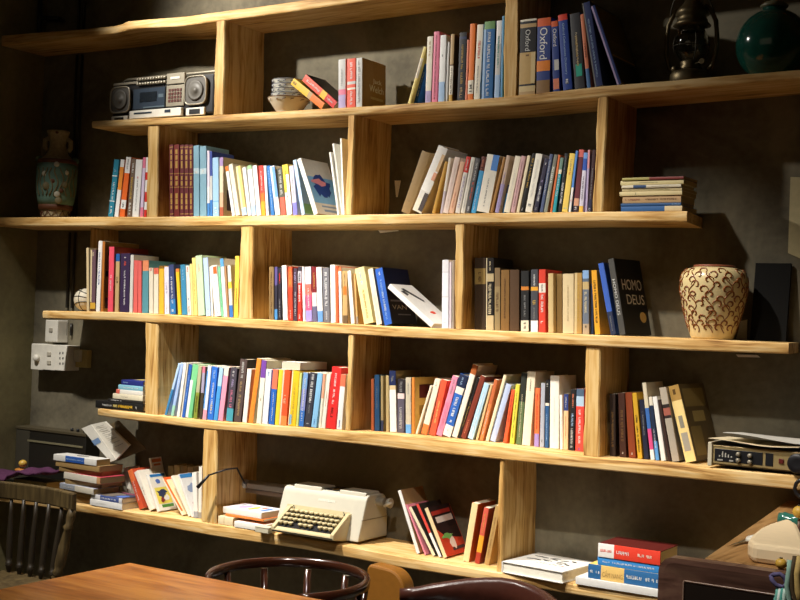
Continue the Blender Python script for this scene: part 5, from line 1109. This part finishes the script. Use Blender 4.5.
# open book resting on the pile and the stereo
ob = thing('open_book', 'open dark covered hardback propped on the pile under the fifth shelf end', 'book', at(113, 461, -.13))
mb = MB(); mb.slab([at(101, 428, -.128), at(118, 420.5, -.125), at(146, 449, -.105), at(117, 461, -.128)], .005); mb.done('back_cover', cover_mat('6E5C40'), ob)
mb = MB(); mb.slab([at(91, 424.5, -.150), at(117, 419, -.145), at(104.5, 427, -.140), at(129, 445, -.138), at(117, 459.5, -.150)][:1]+[at(104.5, 421.6, -.147), at(129, 445, -.14), at(116, 459.5, -.150)], .012); pg = mb.done('right_pages', cover_mat('E4DFD2'), ob)
mb = MB()
for k in range(7):
    u = k/7; p0 = at(96+22*u, 427+23*u, -.1512-.0006); p1 = at(104+22*u, 424.6+21.5*u, -.1500-.0012); d_ = Vector((0, 0, -.0025)); mb.face([mb.bm.verts.new(q) for q in (p0, p1, p1+d_, p0+d_)])
mb.done('text_line', cover_mat('9A968C'), pg)['kind'] = 'stuff'
mb = MB(); mb.slab([at(81.5, 428.5, -.158), at(91, 424.5, -.153), at(116, 459.5, -.153), at(110.5, 462, -.156)], .007); lp_ = mb.done('left_pages', cover_mat('D9D5CB'), ob)
mb = MB(); mb.slab([at(91.5, 441, -.1595), at(98, 437.5, -.1555), at(101, 442, -.1555), at(95, 445.5, -.1595)], .001); mb.done('picture', cover_mat('6C88B0'), lp_)
# stereo cabinet
sy = -.085; a, b_ = at(16, 428, sy), at(86, 437, sy)
dev = thing('stereo_cabinet', 'dark old stereo cabinet at the left end behind the book pile', 'stereo', ((a.x+b_.x)/2, sy, zmax('F', 0, .5)+.001)); dx0, dx1 = max(a.x, .006), b_.x; dz1 = (a.z+b_.z)/2
mb = MB(); mb.box(dx0, dx1, sy, -.004, dev.location.z, dz1, None, .003); mb.done('cabinet', plain('stereo_black', '201E1A', .4), dev)
mb = MB(); mb.box(dx0, dx1+.004, sy-.004, -.004, dz1-.001, dz1+.012, None, .002); mb.done('top_board', plain('stereo_top', '4A4230', .5), dev)
mb = MB(); q0, q1 = at(28, 440.5, sy), at(83, 447, sy); mb.box(q0.x, q1.x, sy-.004, sy+.001, (q0.z+q1.z)/2-.004, (q0.z+q1.z)/2+.004); mb.done('trim_strip', plain('trim_strip', '8A8468', .4, .3), dev)
mb = MB(); q0, q1 = at(17, 430, sy), at(28, 488, sy); mb.box(q0.x, q1.x, sy-.003, sy+.001, dev.location.z+.002, dz1-.004); mb.done('side_speaker', plain('stereo_side', '383428', .7), dev)
for px in (66, 72, 79): 
    q = at(px, 430, sy); mb = MB(); mb.lathe([(.007, 0), (.007, .014), (0, .014)], q.x, -.05, 12, None, 'z', dz1+.011); mb.done('top_knob', M['black'], dev)
# purple cloth over books, trinket
r = thing('book', 'old tan book lying under the purple cloth', 'book', (.37, -.215, .3)); 
r.rotation_euler = (Matrix.Rotation(.05, 3, 'Z') @ Matrix.Rotation(-math.pi/2, 3, 'Y')).to_euler(); r.location.z = FZ(.35)+.036; build_book(r, .060, .11, .2, parse('9C8C60'), '9C8C60', True, '', (), (), M['oldpaper'])
sheet('magazine', 'pale blue magazine sticking out under the purple cloth', .02, .155, -.268, -.11, FZ(.1)+.012, cover_mat('A8B8C0'), .006, 2, None, .030)
mb = MB(); n = 22; g = {}; rn = random.Random(4)
for i in range(n+1):
    for j in range(13):
        u, v = i/n, j/12; x = .015+.37*u; y = -.290+.175*v; drop = max(0, .16-v)*.12 if u < .5 else 0
        h = FZ(.2)+.088+.030*(1/(1+math.exp(-(u-.55)*16)))+.004*math.sin(u*9+v*4)+.003*math.sin(v*11+u*5)+.006*(u > .6)*math.sin((u-.6)*20)
        g[i, j] = (mb.bm.verts.new((x, y, h-drop)), mb.bm.verts.new((x, y, h-drop-.012)))
for i in range(n):
    for j in range(12):
        for s in (0, 1): mb.face((g[i, j][s], g[i+1, j][s], g[i+1, j+1][s], g[i, j+1][s]))
for i in range(n):
    for j in (0, 12): mb.face((g[i, j][0], g[i+1, j][0], g[i+1, j][1], g[i, j][1]))
for j in range(12):
    for i in (0, n): mb.face((g[i, j][0], g[i, j+1][0], g[i, j+1][1], g[i, j][1]))
o = mb.done('cloth', M['purple'], smooth=True); tag(o, 'folded purple cloth draped over things at the left end of the bottom shelf', 'cloth')
q = at(20.5, 476, -.16); tr = thing('trinket', 'small orange trinket with a yellow bead on the purple cloth', 'trinket', (q.x, q.y, at(20, 479.5, -.16).z+.037))
mb = MB(); mb.ball((0, 0, .006), .030, None, 12, (1, .8, .3)); mb.done('dish', plain('trinket_orange', 'B87830', .5), tr, world=False); mb = MB(); mb.ball((.012, 0, .036), .019, None, 12, (1, 1, .85)); mb.done('bead', plain('trinket_yellow', 'D0A848', .4), tr, world=False)
# comics right of the typewriter
row('F', 'right of the typewriter', 'comics right of the typewriter', .07, [
 (416.6, 421.6, 397.6, 491, 'F2EFEA', 'h60-64*.3', 'tall white paperback leaning left', dict(D=.15, c='A8845A')),
 (424, 426.6, 405, 505, 'E88A9C', '', 'thin pink booklet leaning left'),
 (432.6, 436, 408.5, 508, 'EBDDBC', '', 'cream paperback leaning left', dict(c='2E2620', D=.15)),
 (439, 442, 416, 505, 'D84A40:.55 F0EEEA', '', 'red and white paperback', dict(c='2A221E', D=.15)),
 (443.6, 447.6, 424.4, 509, 'E4CFA0', '', 'paperback with red and black picture cover', dict(short='red picture cover', D=.15, c='C8482C', pages=M['oldpaper'], art=arts(side_patch([(.02, .0), (.98, .0), (.98, .7), (.3, .62), (.02, .45)], '2A1A18', 'cover_picture'), side_patch([(.15, .22), (.9, .2), (.9, .32), (.15, .34)], 'D8CFC4', 'cover_title', .0008), side_patch([(.05, .1), (.9, .08), (.9, .16), (.05, .18)], 'A83428', 'cover_title', .0008), side_patch(blob(.4, .62, .22, .05, 12, .5, 3), '6FB05A', 'cover_shape', .0011), side_patch(blob(.5, .74, .1, .12, 11, .5, 5), 'E8E0D0', 'cover_shape', .0009), side_patch([(.4, .86), (.95, .84), (.95, .9), (.4, .92)], '4A3A38', 'cover_title', .0008)))),
 (462.6, 468.8, 472, 503.4, 'EBD29C', '', 'cream paperback leaning right', dict(c='D86A2C', D=.13)),
 (474.4, 479.4, 484, 508, 'D05A48:.5 E8A030:.8 A83A28', 'd10-45*.3', 'red and orange picture spine', dict(c='8A3420', D=.14)),
 (484, 489, 495.4, 506, 'B08E58', 'T20-90*.3', 'tan paperback against the divider', dict(D=.13)),
 ], 'leftmost')
# white picture magazine and pile, right compartment
zm = FZ(2.75)+.002; mg_ = thing('magazine', 'thick white picture book lying flat right of the lowest divider', 'book', (2.735, -.262, max(FZ(2.62), FZ(2.85))+.0008), -.10)
mb = MB(); mb.box(-.118, .118, .0, .225, .0, .003); mb.box(-.118, .118, .0, .225, .034, .037); mb.box(-.118, -.115, 0, .225, 0, .037); mb.done('cover', cover_mat('EDEAE2'), mg_, world=False)
mb = MB(); mb.box(-.1148, .114, .004, .221, .0032, .0338); mb.done('pages', cover_mat('E4DECE'), mg_, world=False)
mb = MB(); rn = random.Random(11)
for k in range(13):
    u = -.075+.15*(k % 7)/6+rn.uniform(-.012, .012); v = .115+.045*(k//7)+rn.uniform(-.012, .012); a = rn.uniform(-.6, .6); l_ = rn.uniform(.012, .022)
    pts = [(u+l_*math.cos(t)*math.cos(a)-.006*math.sin(t)*math.sin(a), v+l_*math.cos(t)*math.sin(a)+.006*math.sin(t)*math.cos(a)) for t in [2*math.pi*j/10 for j in range(10)]]
    mb.prism(pts, 'z', .0368, .0374)
mb.done('cover_print', cover_mat('1E1C1A'), mg_, world=False)['kind'] = 'stuff'
mb = MB()
for k in range(9):
    u = -.03+.012*k; mb.box(u, u+.008, .070+.004*(k % 2), .078+.004*(k % 3), .0368, .0373)
mb.done('cover_lettering', cover_mat('B8907E'), mg_, world=False)['kind'] = 'stuff'
flat_stack('F', [
 (575.5, 663, 7.5, -.258, .17, 'DEDBD6', '', 'pale grey magazine at the bottom of the red topped pile', dict(rz=-.0)),
 (588, 661, 14, -.25, .16, '2A6498:.18 E8C070:.5 2F6AA0', 'w3-15*.25 w53-97*.38', 'blue and gold spined book in the red topped pile', dict(rz=.0, c='E8C46A', hard=True, text=[('CẨM NANG', .2, .48, 'B08A50', .5)])),
 (597.5, 662, 8, -.247, .15, '3A8AD0', 'w8-90*.3', 'sky blue book under the red one on the bottom shelf', dict(rz=.0, c='E8C860')),
 (598, 660, 13.5, -.25, .16, 'F0EAE4:.26 E8422E', 'C4-22*.25 w30-50*.35 W62-86*.3', 'thick red book with white spine end topping the pile', dict(rz=.0, c='5C1A14')),  # dark cover colour holds the shade on the top face
 ], group='red topped pile on the bottom shelf')

# ------------------------------------------------------------------ furniture in front
tb_ = thing('table', 'polished brown wooden table in the lower left foreground', 'table', (2.28, -1.7, FLOOR))
mb = MB(); mb.box(1.845, 2.70, -2.25, -1.195, .318, .35, None, .006); mb.done('tabletop', M['table'], tb_)
mb = MB(); mb.box(1.92, 2.63, -2.17, -1.27, .24, .318); mb.done('apron', M['table'], tb_)
for x in (1.93, 2.58):
    for y in (-2.16, -1.32): mb = MB(); mb.box(x, x+.05, y, y+.05, FLOOR+.0005, .24, None, .004); mb.done('leg', M['table'], tb_)
# chair seen at the left, its back to the shelves
ch = thing('spindle_chair', 'old dark spindle back chair left of the table', 'chair', (.72, -.75, FLOOR))
ox_, oy_ = .72, -.575
mb = MB(); pts = []
for k in range(17):
    u = -1+2*k/16; pts.append((ox_+u*.235, oy_-.035+.035*(1-u*u)))
back = [(x, y+.026) for x, y in pts][::-1]
mb.prism(pts+back, 'z', .335, .402, None, .006); mb.done('top_rail', M['oldwood'], ch)
mb = MB(); mb.prism([(ox_+.235*math.copysign(abs(math.cos(a))**.6, math.cos(a)), -.78+.225*math.copysign(abs(math.sin(a))**.6, math.sin(a))) for a in [2*math.pi*k/40 for k in range(40)]], 'z', .012, .05, None, .008); mb.done('seat', M['oldwood'], ch)
sp = [(0, .006), (.05, .010), (.09, .013), (.10, .017), (.11, .011), (.13, .016), (.14, .011), (.2, .013), (.5, .012), (.8, .008), (1, .007)]
def spindle(a, b_, k=1.0, prof=sp):
    a, b_ = Vector(a), Vector(b_); return ([a+(b_-a)*t for t, _ in prof], [r_*k for _, r_ in prof])
for k in range(5):
    u = (k-2)/2*.62; mb = MB(); P_, R_ = spindle((ox_+u*.2, oy_-.02+.0*u, .048), (ox_+u*.235, oy_-.002, .34)); mb.tube(P_, R_, 10); mb.done('spindle', M['spindle'], ch)
sp2 = [(0, .012), (.06, .016), (.1, .022), (.13, .014), (.16, .023), (.2, .015), (.26, .020), (.5, .021), (.72, .014), (.76, .021), (.8, .013), (.9, .018), (1, .014)]
for s in (-1, 1):
    mb = MB(); P_, R_ = spindle((ox_+s*.178, oy_-.05, .048), (ox_+s*.222, oy_-.018, .34), 1, sp2); mb.tube(P_, R_, 12); mb.done('turned_post', M['oldwood'], ch)
for sx in (-1, 1):
    for yy, y2 in ((-.95, -1.0), (-.62, -.58)):
        mb = MB(); P_, R_ = spindle((ox_+sx*.17, yy, .014), (ox_+sx*.215, y2, FLOOR+.001), 1.1, sp2); mb.tube(P_, R_, 10); mb.done('leg', M['oldwood'], ch)
# captain's chair tucked under the table
cc = thing('captain_chair', 'varnished bentwood armchair tucked behind the table edge', 'chair', (2.315, -1.02, FLOOR))
arc = [(2.315+.238*math.cos(a), -1.02+.225*math.sin(a)) for a in [math.radians(-46+272*k/40) for k in range(41)]]
mb = MB(); n_ = len(arc); rings = []
for k in range(n_):
    p = Vector((*arc[k], 0)); t = Vector((*arc[min(k+1, n_-1)], 0))-Vector((*arc[max(k-1, 0)], 0)); t.normalize(); nn = Vector((-t.y, t.x, 0)); z = .338+.012*math.sin(math.pi*k/(n_-1))
    rings.append([mb.bm.verts.new((p.x+nn.x*u, p.y+nn.y*u, z+v)) for u, v in ((-.009, -.018), (-.010, .0), (-.007, .009), (0, .011), (.007, .009), (.010, 0), (.009, -.018), (0, -.020))])
for A_, B_ in zip(rings, rings[1:]):
    for j in range(8): mb.face((A_[j], A_[(j+1) % 8], B_[(j+1) % 8], B_[j]))
mb.face(rings[0]); mb.face(rings[-1]); mb.done('arm_rail', M['bent'], cc, smooth=True)
for k in (1, 8, 13, 18, 23, 28, 33, 39):
    x, y = arc[k]; mb = MB(); mb.tube([(2.315+(x-2.315)*.84, -1.02+(y+1.02)*.84, .048), (x, y, .325)], .011, 10); mb.done('spindle', M['bent'], cc)
mb = MB(); mb.lathe([(0, .018), (.20, .018), (.222, .03), (.222, .044), (.205, .05), (0, .044)], 2.315, -1.02, 40); mb.done('seat', M['bent'], cc)
for sx in (-1, 1):
    for sy_ in (-1, 1): mb = MB(); mb.tube([(2.315+sx*.14, -1.02+sy_*.12, .02), (2.315+sx*.19, -1.02+sy_*.165, FLOOR+.001)], [.018, .013], 10); mb.done('leg', M['bent'], cc)
# slim tan leather chair behind it
yT = -.72; a, b_ = at(366.5, 566, yT), at(405, 580, yT); tc_ = thing('slim_chair', 'tan leather chair with a slim back pad between the armchair and the maroon chair', 'chair', ((a.x+b_.x)/2, yT+.1, FLOOR))
zt_ = at(368, 564, yT).z; r_ = .07
pts = [(a.x, .06), (a.x, zt_-.012), (a.x+.012, zt_)]+[(b_.x-r_+r_*math.cos(math.radians(90-9*k)), zt_-r_-.004+r_*math.sin(math.radians(90-9*k))) for k in range(11)]+[(b_.x, .06)]
mb = MB(); mb.prism(pts, 'y', yT, yT+.062, None, .008); mb.done('back_pad', M['tanleather'], tc_)
mb = MB(); mb.box(a.x-.06, b_.x+.06, yT+.063, yT+.30, .0, .055, None, .012); mb.done('seat', M['tanleather'], tc_)
for x in (a.x-.045, b_.x+.02):
    for y in (yT+.075, yT+.26): mb = MB(); mb.box(x, x+.028, y, y+.028, FLOOR+.0005, .0, None, .003); mb.done('leg', M['darkwood'], tc_)
# maroon chair
mc_ = thing('maroon_chair', 'dark maroon leather chair with a curved crest below the white picture book', 'chair', (2.95, -1.05, FLOOR))
key = [(400, 588.5, .375, .030), (415, 587, .380, .034), (432, 583.5, .39, .045), (450, 580.6, .40, .062), (468, 578.4, .41, .08), (486, 577.2, .418, .095), (502, 577.4, .422, .105), (518, 580, .422, .11), (532, 585, .418, .112), (545, 592, .412, .112), (556, 601, .404, .112), (566, 612, .394, .11), (574, 626, .384, .1)]
mb = MB(); R_ = []
for k, (px, py, z, h) in enumerate(key):
    p = atz(px, py, z); q = atz(*key[min(k+1, len(key)-1)][:3]); q0 = atz(*key[max(k-1, 0)][:3]); t = (q-q0); t.z = 0; t.normalize(); nn = Vector((-t.y, t.x, 0)); w_ = .014+.006*min(1, k/4)
    R_.append([mb.bm.verts.new((p.x+nn.x*u, p.y+nn.y*u, z+v)) for u, v in ((-w_, -h), (-w_, -.012), (-w_*.6, -.003), (0, 0), (w_*.6, -.003), (w_, -.012), (w_, -h))])
for A_, B_ in zip(R_, R_[1:]):
    for j in range(7): mb.face((A_[j], A_[(j+1) % 7], B_[(j+1) % 7], B_[j]))
mb.face(R_[0]); mb.face(R_[-1]); mb.done('crest', M['leather'], mc_, smooth=True)
for (px, py, z, h) in (key[2], key[6], key[9]):
    p = atz(px, py, z); mb = MB(); mb.tube([(p.x, p.y, z-h+.01), (p.x-.01, p.y-.05, .03)], .012, 10); mb.done('back_post', M['leather'], mc_)
mb = MB(); mb.prism([(2.95+.21*math.copysign(abs(math.cos(a))**.6, math.cos(a)), -1.16+.2*math.copysign(abs(math.sin(a))**.6, math.sin(a))) for a in [2*math.pi*k/40 for k in range(40)]], 'z', .0, .05, None, .012); mb.done('seat', M['leather'], mc_)
for sx in (-1, 1):
    for sy_ in (-1, 1): mb = MB(); mb.tube([(2.95+sx*.16, -1.16+sy_*.14, .005), (2.95+sx*.185, -1.16+sy_*.165, FLOOR+.001)], [.018, .013], 10); mb.done('leg', M['darkwood'], mc_)
# framed chair back at the lower right
yP = -1.22; a, b_ = at(658.5, 570, yP), at(800, 578, yP); zT = at(672, 557.5, yP).z; px1 = a.x+.46
fc = thing('panel_chair', 'dark wooden chair with framed panel back in the lower right corner', 'chair', ((a.x+px1)/2, yP-.2, FLOOR))
def rrect(x0, x1, z0, z1, r_, n=7):
    out = []
    for cx, cz__, s in ((x1-r_, z1-r_, 0), (x0+r_, z1-r_, 90), (x0+r_, z0+r_, 180), (x1-r_, z0+r_, 270)):
        out += [(cx+r_*math.cos(math.radians(s+90*k/n)), cz__+r_*math.sin(math.radians(s+90*k/n))) for k in range(n+1)]
    return out
o_ = rrect(a.x, px1, .06, zT, .035); i_ = rrect(a.x+.012, px1-.012, .072, zT-.012, .025); i2 = rrect(a.x+.06, px1-.06, .12, zT-.052, .004)
mb = MB(); n_ = len(o_); y0, y1 = yP, yP+.035
O0 = [mb.bm.verts.new((x, y0, z)) for x, z in o_]; O1 = [mb.bm.verts.new((x, y1, z)) for x, z in o_]; I0 = [mb.bm.verts.new((x, y0, z)) for x, z in i_]; J0 = [mb.bm.verts.new((x, y0+.010, z)) for x, z in i2]; I1 = [mb.bm.verts.new((x, y1, z)) for x, z in i_]
for k in range(n_):
    q = (k+1) % n_; mb.face((O0[k], O0[q], O1[q], O1[k])); mb.face((O0[k], O0[q], I0[q], I0[k])); mb.face((I0[k], I0[q], J0[q], J0[k])); mb.face((O1[k], O1[q], I1[q], I1[k]))
mb.face(I1); mb.face(J0); mb.done('back_frame', M['darkwood'], fc)
mb = MB(); mb.prism(rrect(a.x+.062, px1-.062, .122, zT-.054, .004), 'y', y0+.006, y0+.0098); mb.done('back_panel', plain('chair_panel', '1C130E', .4), fc)
mb = MB(); mb.tube([(x, y0+.006, z) for x, z in rrect(a.x+.058, px1-.058, .118, zT-.050, .004)], .0022, 6, None, True); mb.done('inlay_line', plain('inlay_line', '8A7060', .35), fc)
mb = MB(); mb.box(a.x+.01, px1-.01, yP-.42, yP-.001, .02, .06, None, .006); mb.done('seat', M['darkwood'], fc)
for x in (a.x+.015, px1-.055):
    for y in (yP-.41, yP-.045): mb = MB(); mb.box(x, x+.04, y, y+.04, FLOOR+.0005, .02, None, .004); mb.done('leg', M['darkwood'], fc)
# plank counter at the right
ct = thing('counter', 'plank topped wooden counter at the right behind the panel chair', 'counter', (3.9, -.6, FLOOR)); zc = .60
pl = [(-1.16, -.80), (-.797, -.56), (-.557, -.30), (-.297, -.045)]
def edge_x(y): 
    p0, p1 = atz(705, 558, zc), atz(800, 492, zc); return p0.x+(p1.x-p0.x)*(y-p0.y)/(p1.y-p0.y)
for y0, y1 in pl:
    mb = MB(); mb.prism([(edge_x(y0), y0), (4.35, y0), (4.35, y1), (edge_x(y1), y1)], 'z', zc-.03, zc, None, .002); mb.done('plank', M['counter'], ct)
mb = MB(); mb.box(3.66, 4.3, -1.10, -.30, zc-.10, zc-.0305); mb.done('apron', M['counter'], ct)
for x in (3.68, 4.24):
    for y in (-1.09, -.36): mb = MB(); mb.box(x, x+.05, y, y+.05, FLOOR+.0005, zc-.10); mb.done('leg', M['counter'], ct)
# cream rounded pad
pp = [atz(px, py, zc) for px, py in ((745, 566), (747, 558.5), (752, 551.5), (760, 545), (770, 540), (781, 536.5), (790, 536), (797, 541), (802, 552), (806, 572), (790, 578), (764, 573))]
pp = [(p.x, max(p.y, -1.14)) for p in pp]
mb = MB(); mb.prism(pp, 'z', zc+.0006, zc+.045, None, .012); o = mb.done('seat_pad', plain('cream_pad', 'EED6AE', .6, 0, .3, .08)); tag(o, 'cream rounded pad lying on the plank counter at the right edge', 'pad')
# palette knife
k0, k1, k2 = atz(727, 546, zc+.004), atz(751, 539, zc+.006), atz(772, 538.5, zc+.006); kn = thing('palette_knife', 'thin grey blade with a white ferrule lying on the counter', 'knife', k1)
d_ = (k1-k0).normalized(); sd = Vector((-d_.y, d_.x, 0))*.010
mb = MB(); mb.slab([k0, k1+sd, k1-sd], .0015); mb.done('blade', M['chrome'], kn); mb = MB(); mb.tube([k1-d_*.012, k1+d_*.02], .009, 12); mb.done('ferrule', M['white'], kn); mb = MB(); mb.tube([k1+d_*.02, k2], [.007, .005], 10); mb.done('handle', plain('knife_handle', '8C857C', .5), kn)
# teal ceramic bird shape
yB = -.60; brd = thing('figurine', 'glossy teal ceramic figurine at the right edge of the counter', 'figurine', (at(800, 545, yB).x, yB, zc+.0006))
tg = plain('teal_glaze', '2E6A5C', .15, 0, .6, .5, 14)
pts = [(779, 519), (784.5, 523), (791, 527), (799, 531), (808, 534), (818, 538)]; rr = [.017, .021, .019, .021, .026, .032]
mb = MB(); mb.tube([(lambda q, r_: (q.x, q.y, max(q.z, zc+r_+.003)))(at(px, py, yB), r_) for (px, py), r_ in zip(pts, rr)], rr, 16); mb.done('tail', tg, brd, smooth=True)
c_ = at(822, 541, yB); c_.z = max(c_.z, zc+.045); mb = MB(); mb.ball((c_.x, yB, c_.z), .036, None, 14, (1.2, .9, .9)); mb.done('belly', tg, brd)
mb = MB(); q = at(815, 560, yB); mb.lathe([(0, zc+.0006), (.035, zc+.0006), (.030, zc+.02), (.02, c_.z-.03), (0, c_.z-.03)], c_.x, yB, 24); mb.done('foot', tg, brd)
# wooden beads and striped ribbon
for px, py, r_, y, lab in ((781, 563.5, .0125, -1.165, 'lower yellow wooden bead beside the striped ribbon'), (799.5, 512, .017, -.80, 'upper wooden bead above the teal figurine at the right edge')):
    p = at(px, py, y); bd = thing('wooden_bead', lab, 'bead', p); mb = MB(); mb.ball((0, 0, 0), r_, None, 12, (1, 1, .92)); mb.done('bead_body', plain('bead_wood', 'C9A040', .45, 0, .4, .3, 60), bd, world=False)
    mb = MB(); mb.lathe([(r_*.3, 0), (r_*.3, .002), (0, .002)], 0, 0, 10, None, 'z', r_*.9); mb.done('bead_hole', M['black'], bd, world=False)
    if y > -1: mb = MB(); mb.tube([(p.x, p.y, p.z-r_), (p.x, p.y, zc+.001)], .004, 8); mb.done('stem', M['darkwood'], bd)
    else: mb = MB(); mb.tube([(p.x, p.y, p.z-r_*.8), (p.x, p.y, zc+.001)], .004, 8); mb.done('stem', M['darkwood'], bd)
yR = yP-.03; rb_ = thing('ribbon', 'looped teal and violet striped ribbon hanging over the panel chair', 'ribbon', at(780, 585, yR))
def rib(name, pts, w_, h): 
    mb = MB(); P_ = [at(px, py, yR-.004*k % .01) for k, (px, py) in enumerate(pts)]; mb.tube(P_, w_, 8); return mb.done(name, plain('ribbon_'+h, h, .7, 0, .2, .3, 90), rb_)
rib('loop', [(771, 576), (774, 574.5), (780, 574), (784, 577), (787, 584), (783, 587), (776, 585), (772, 580), (771, 576)], .005, '5A5478')
for k, (h, dx) in enumerate((('6FB0A4', 0), ('D8E4DC', 3), ('4E9C90', 6), ('B8CFC4', 9))): rib('tail_strand', [(778+dx*.8, 587), (777+dx*.8, 594), (775+dx, 602), (773+dx*1.1, 612)], .0042, h)
rib('cord', [(790, 560), (789, 572), (787, 585), (789, 598), (792, 612)], .006, '8CAEA0')
rib('cord', [(795, 556), (792, 572), (792, 588), (796, 602), (800, 612)], .005, '4A3C28')
rib('cord', [(800, 556), (797, 574), (798, 592), (802, 608)], .007, 'B89C60')
# pale rimmed dark board standing behind the counter
q0 = at(773, 522, -.02); q1 = at(773, 503.5, -.02)
mb = MB(); mb.prism(rrect(q0.x, q0.x+.35, .335, q1.z, .03), 'y', -.028, -.006, None, .002); rbk = mb.done('tray', plain('rim_board', '3E382A', .6)); tag(rbk, 'dark round cornered tray with pale rim standing against the wall behind the counter', 'tray')
mb = MB(); P_ = [(x, -.029, z) for x, z in rrect(q0.x+.004, q0.x+.346, .339, q1.z-.004, .028)]; mb.tube(P_, .004, 6, None, True); mb.done('rim', plain('rim_line', 'B8AC88', .5), rbk)
# ------------------------------------------------------------------ light
def spot(name, loc, tgt, energy, size, blend, col, rad=.04):
    l = bpy.data.lights.new(name, 'SPOT'); l.energy = energy; l.spot_size = math.radians(size); l.spot_blend = blend; l.color = col; l.shadow_soft_size = rad
    o = bpy.data.objects.new(name, l); COL.objects.link(o); o.location = loc
    o.rotation_euler = (Vector(tgt)-Vector(loc)).to_track_quat('-Z', 'Y').to_euler(); return o
WARM = (1, .945, .86)
spot('track_spot_upper', (.42, -1.45, 2.87), (1.75, 0, 2.08), 320, 63, 1.0, WARM)
spot('track_spot_lower', (1.25, -1.5, 2.9), (1.95, -.36, .25), 620, 58, 1.0, WARM)
spot('track_spot_left', (.60, -1.5, 2.9), (.70, -.36, .35), 360, 54, 1.0, WARM)
spot('track_spot_right', (2.40, -1.5, 2.9), (3.15, -.25, .55), 260, 46, 1.0, WARM)
spot('table_spot', (3.0, -2.4, 2.9), (3.05, -1.25, .45), 270, 64, .8, WARM)
def area(name, loc, tgt, energy, sx, sy, col):
    l = bpy.data.lights.new(name, 'AREA'); l.energy = energy; l.shape = 'RECTANGLE'; l.size = sx; l.size_y = sy; l.color = col
    o = bpy.data.objects.new(name, l); COL.objects.link(o); o.location = loc; o.rotation_euler = (Vector(tgt)-Vector(loc)).to_track_quat('-Z', 'Y').to_euler(); return o
area('room_fill', (2.6, -6.2, 2.2), (1.8, 0, 1.0), 5, 4.0, 2.0, (1, .8, .52))  # added soft fill from behind the camera, not a real lamp
w = bpy.data.worlds.new('room_dim'); sc.world = w; w.use_nodes = True
w.node_tree.nodes['Background'].inputs['Color'].default_value = (.9, .8, .6, 1); w.node_tree.nodes['Background'].inputs['Strength'].default_value = .0
sc.view_settings.view_transform = 'Standard'; sc.view_settings.look = 'None'; sc.view_settings.gamma = 1; sc.view_settings.exposure = 0
sc.cycles.max_bounces = 6
print('books', NB[0])
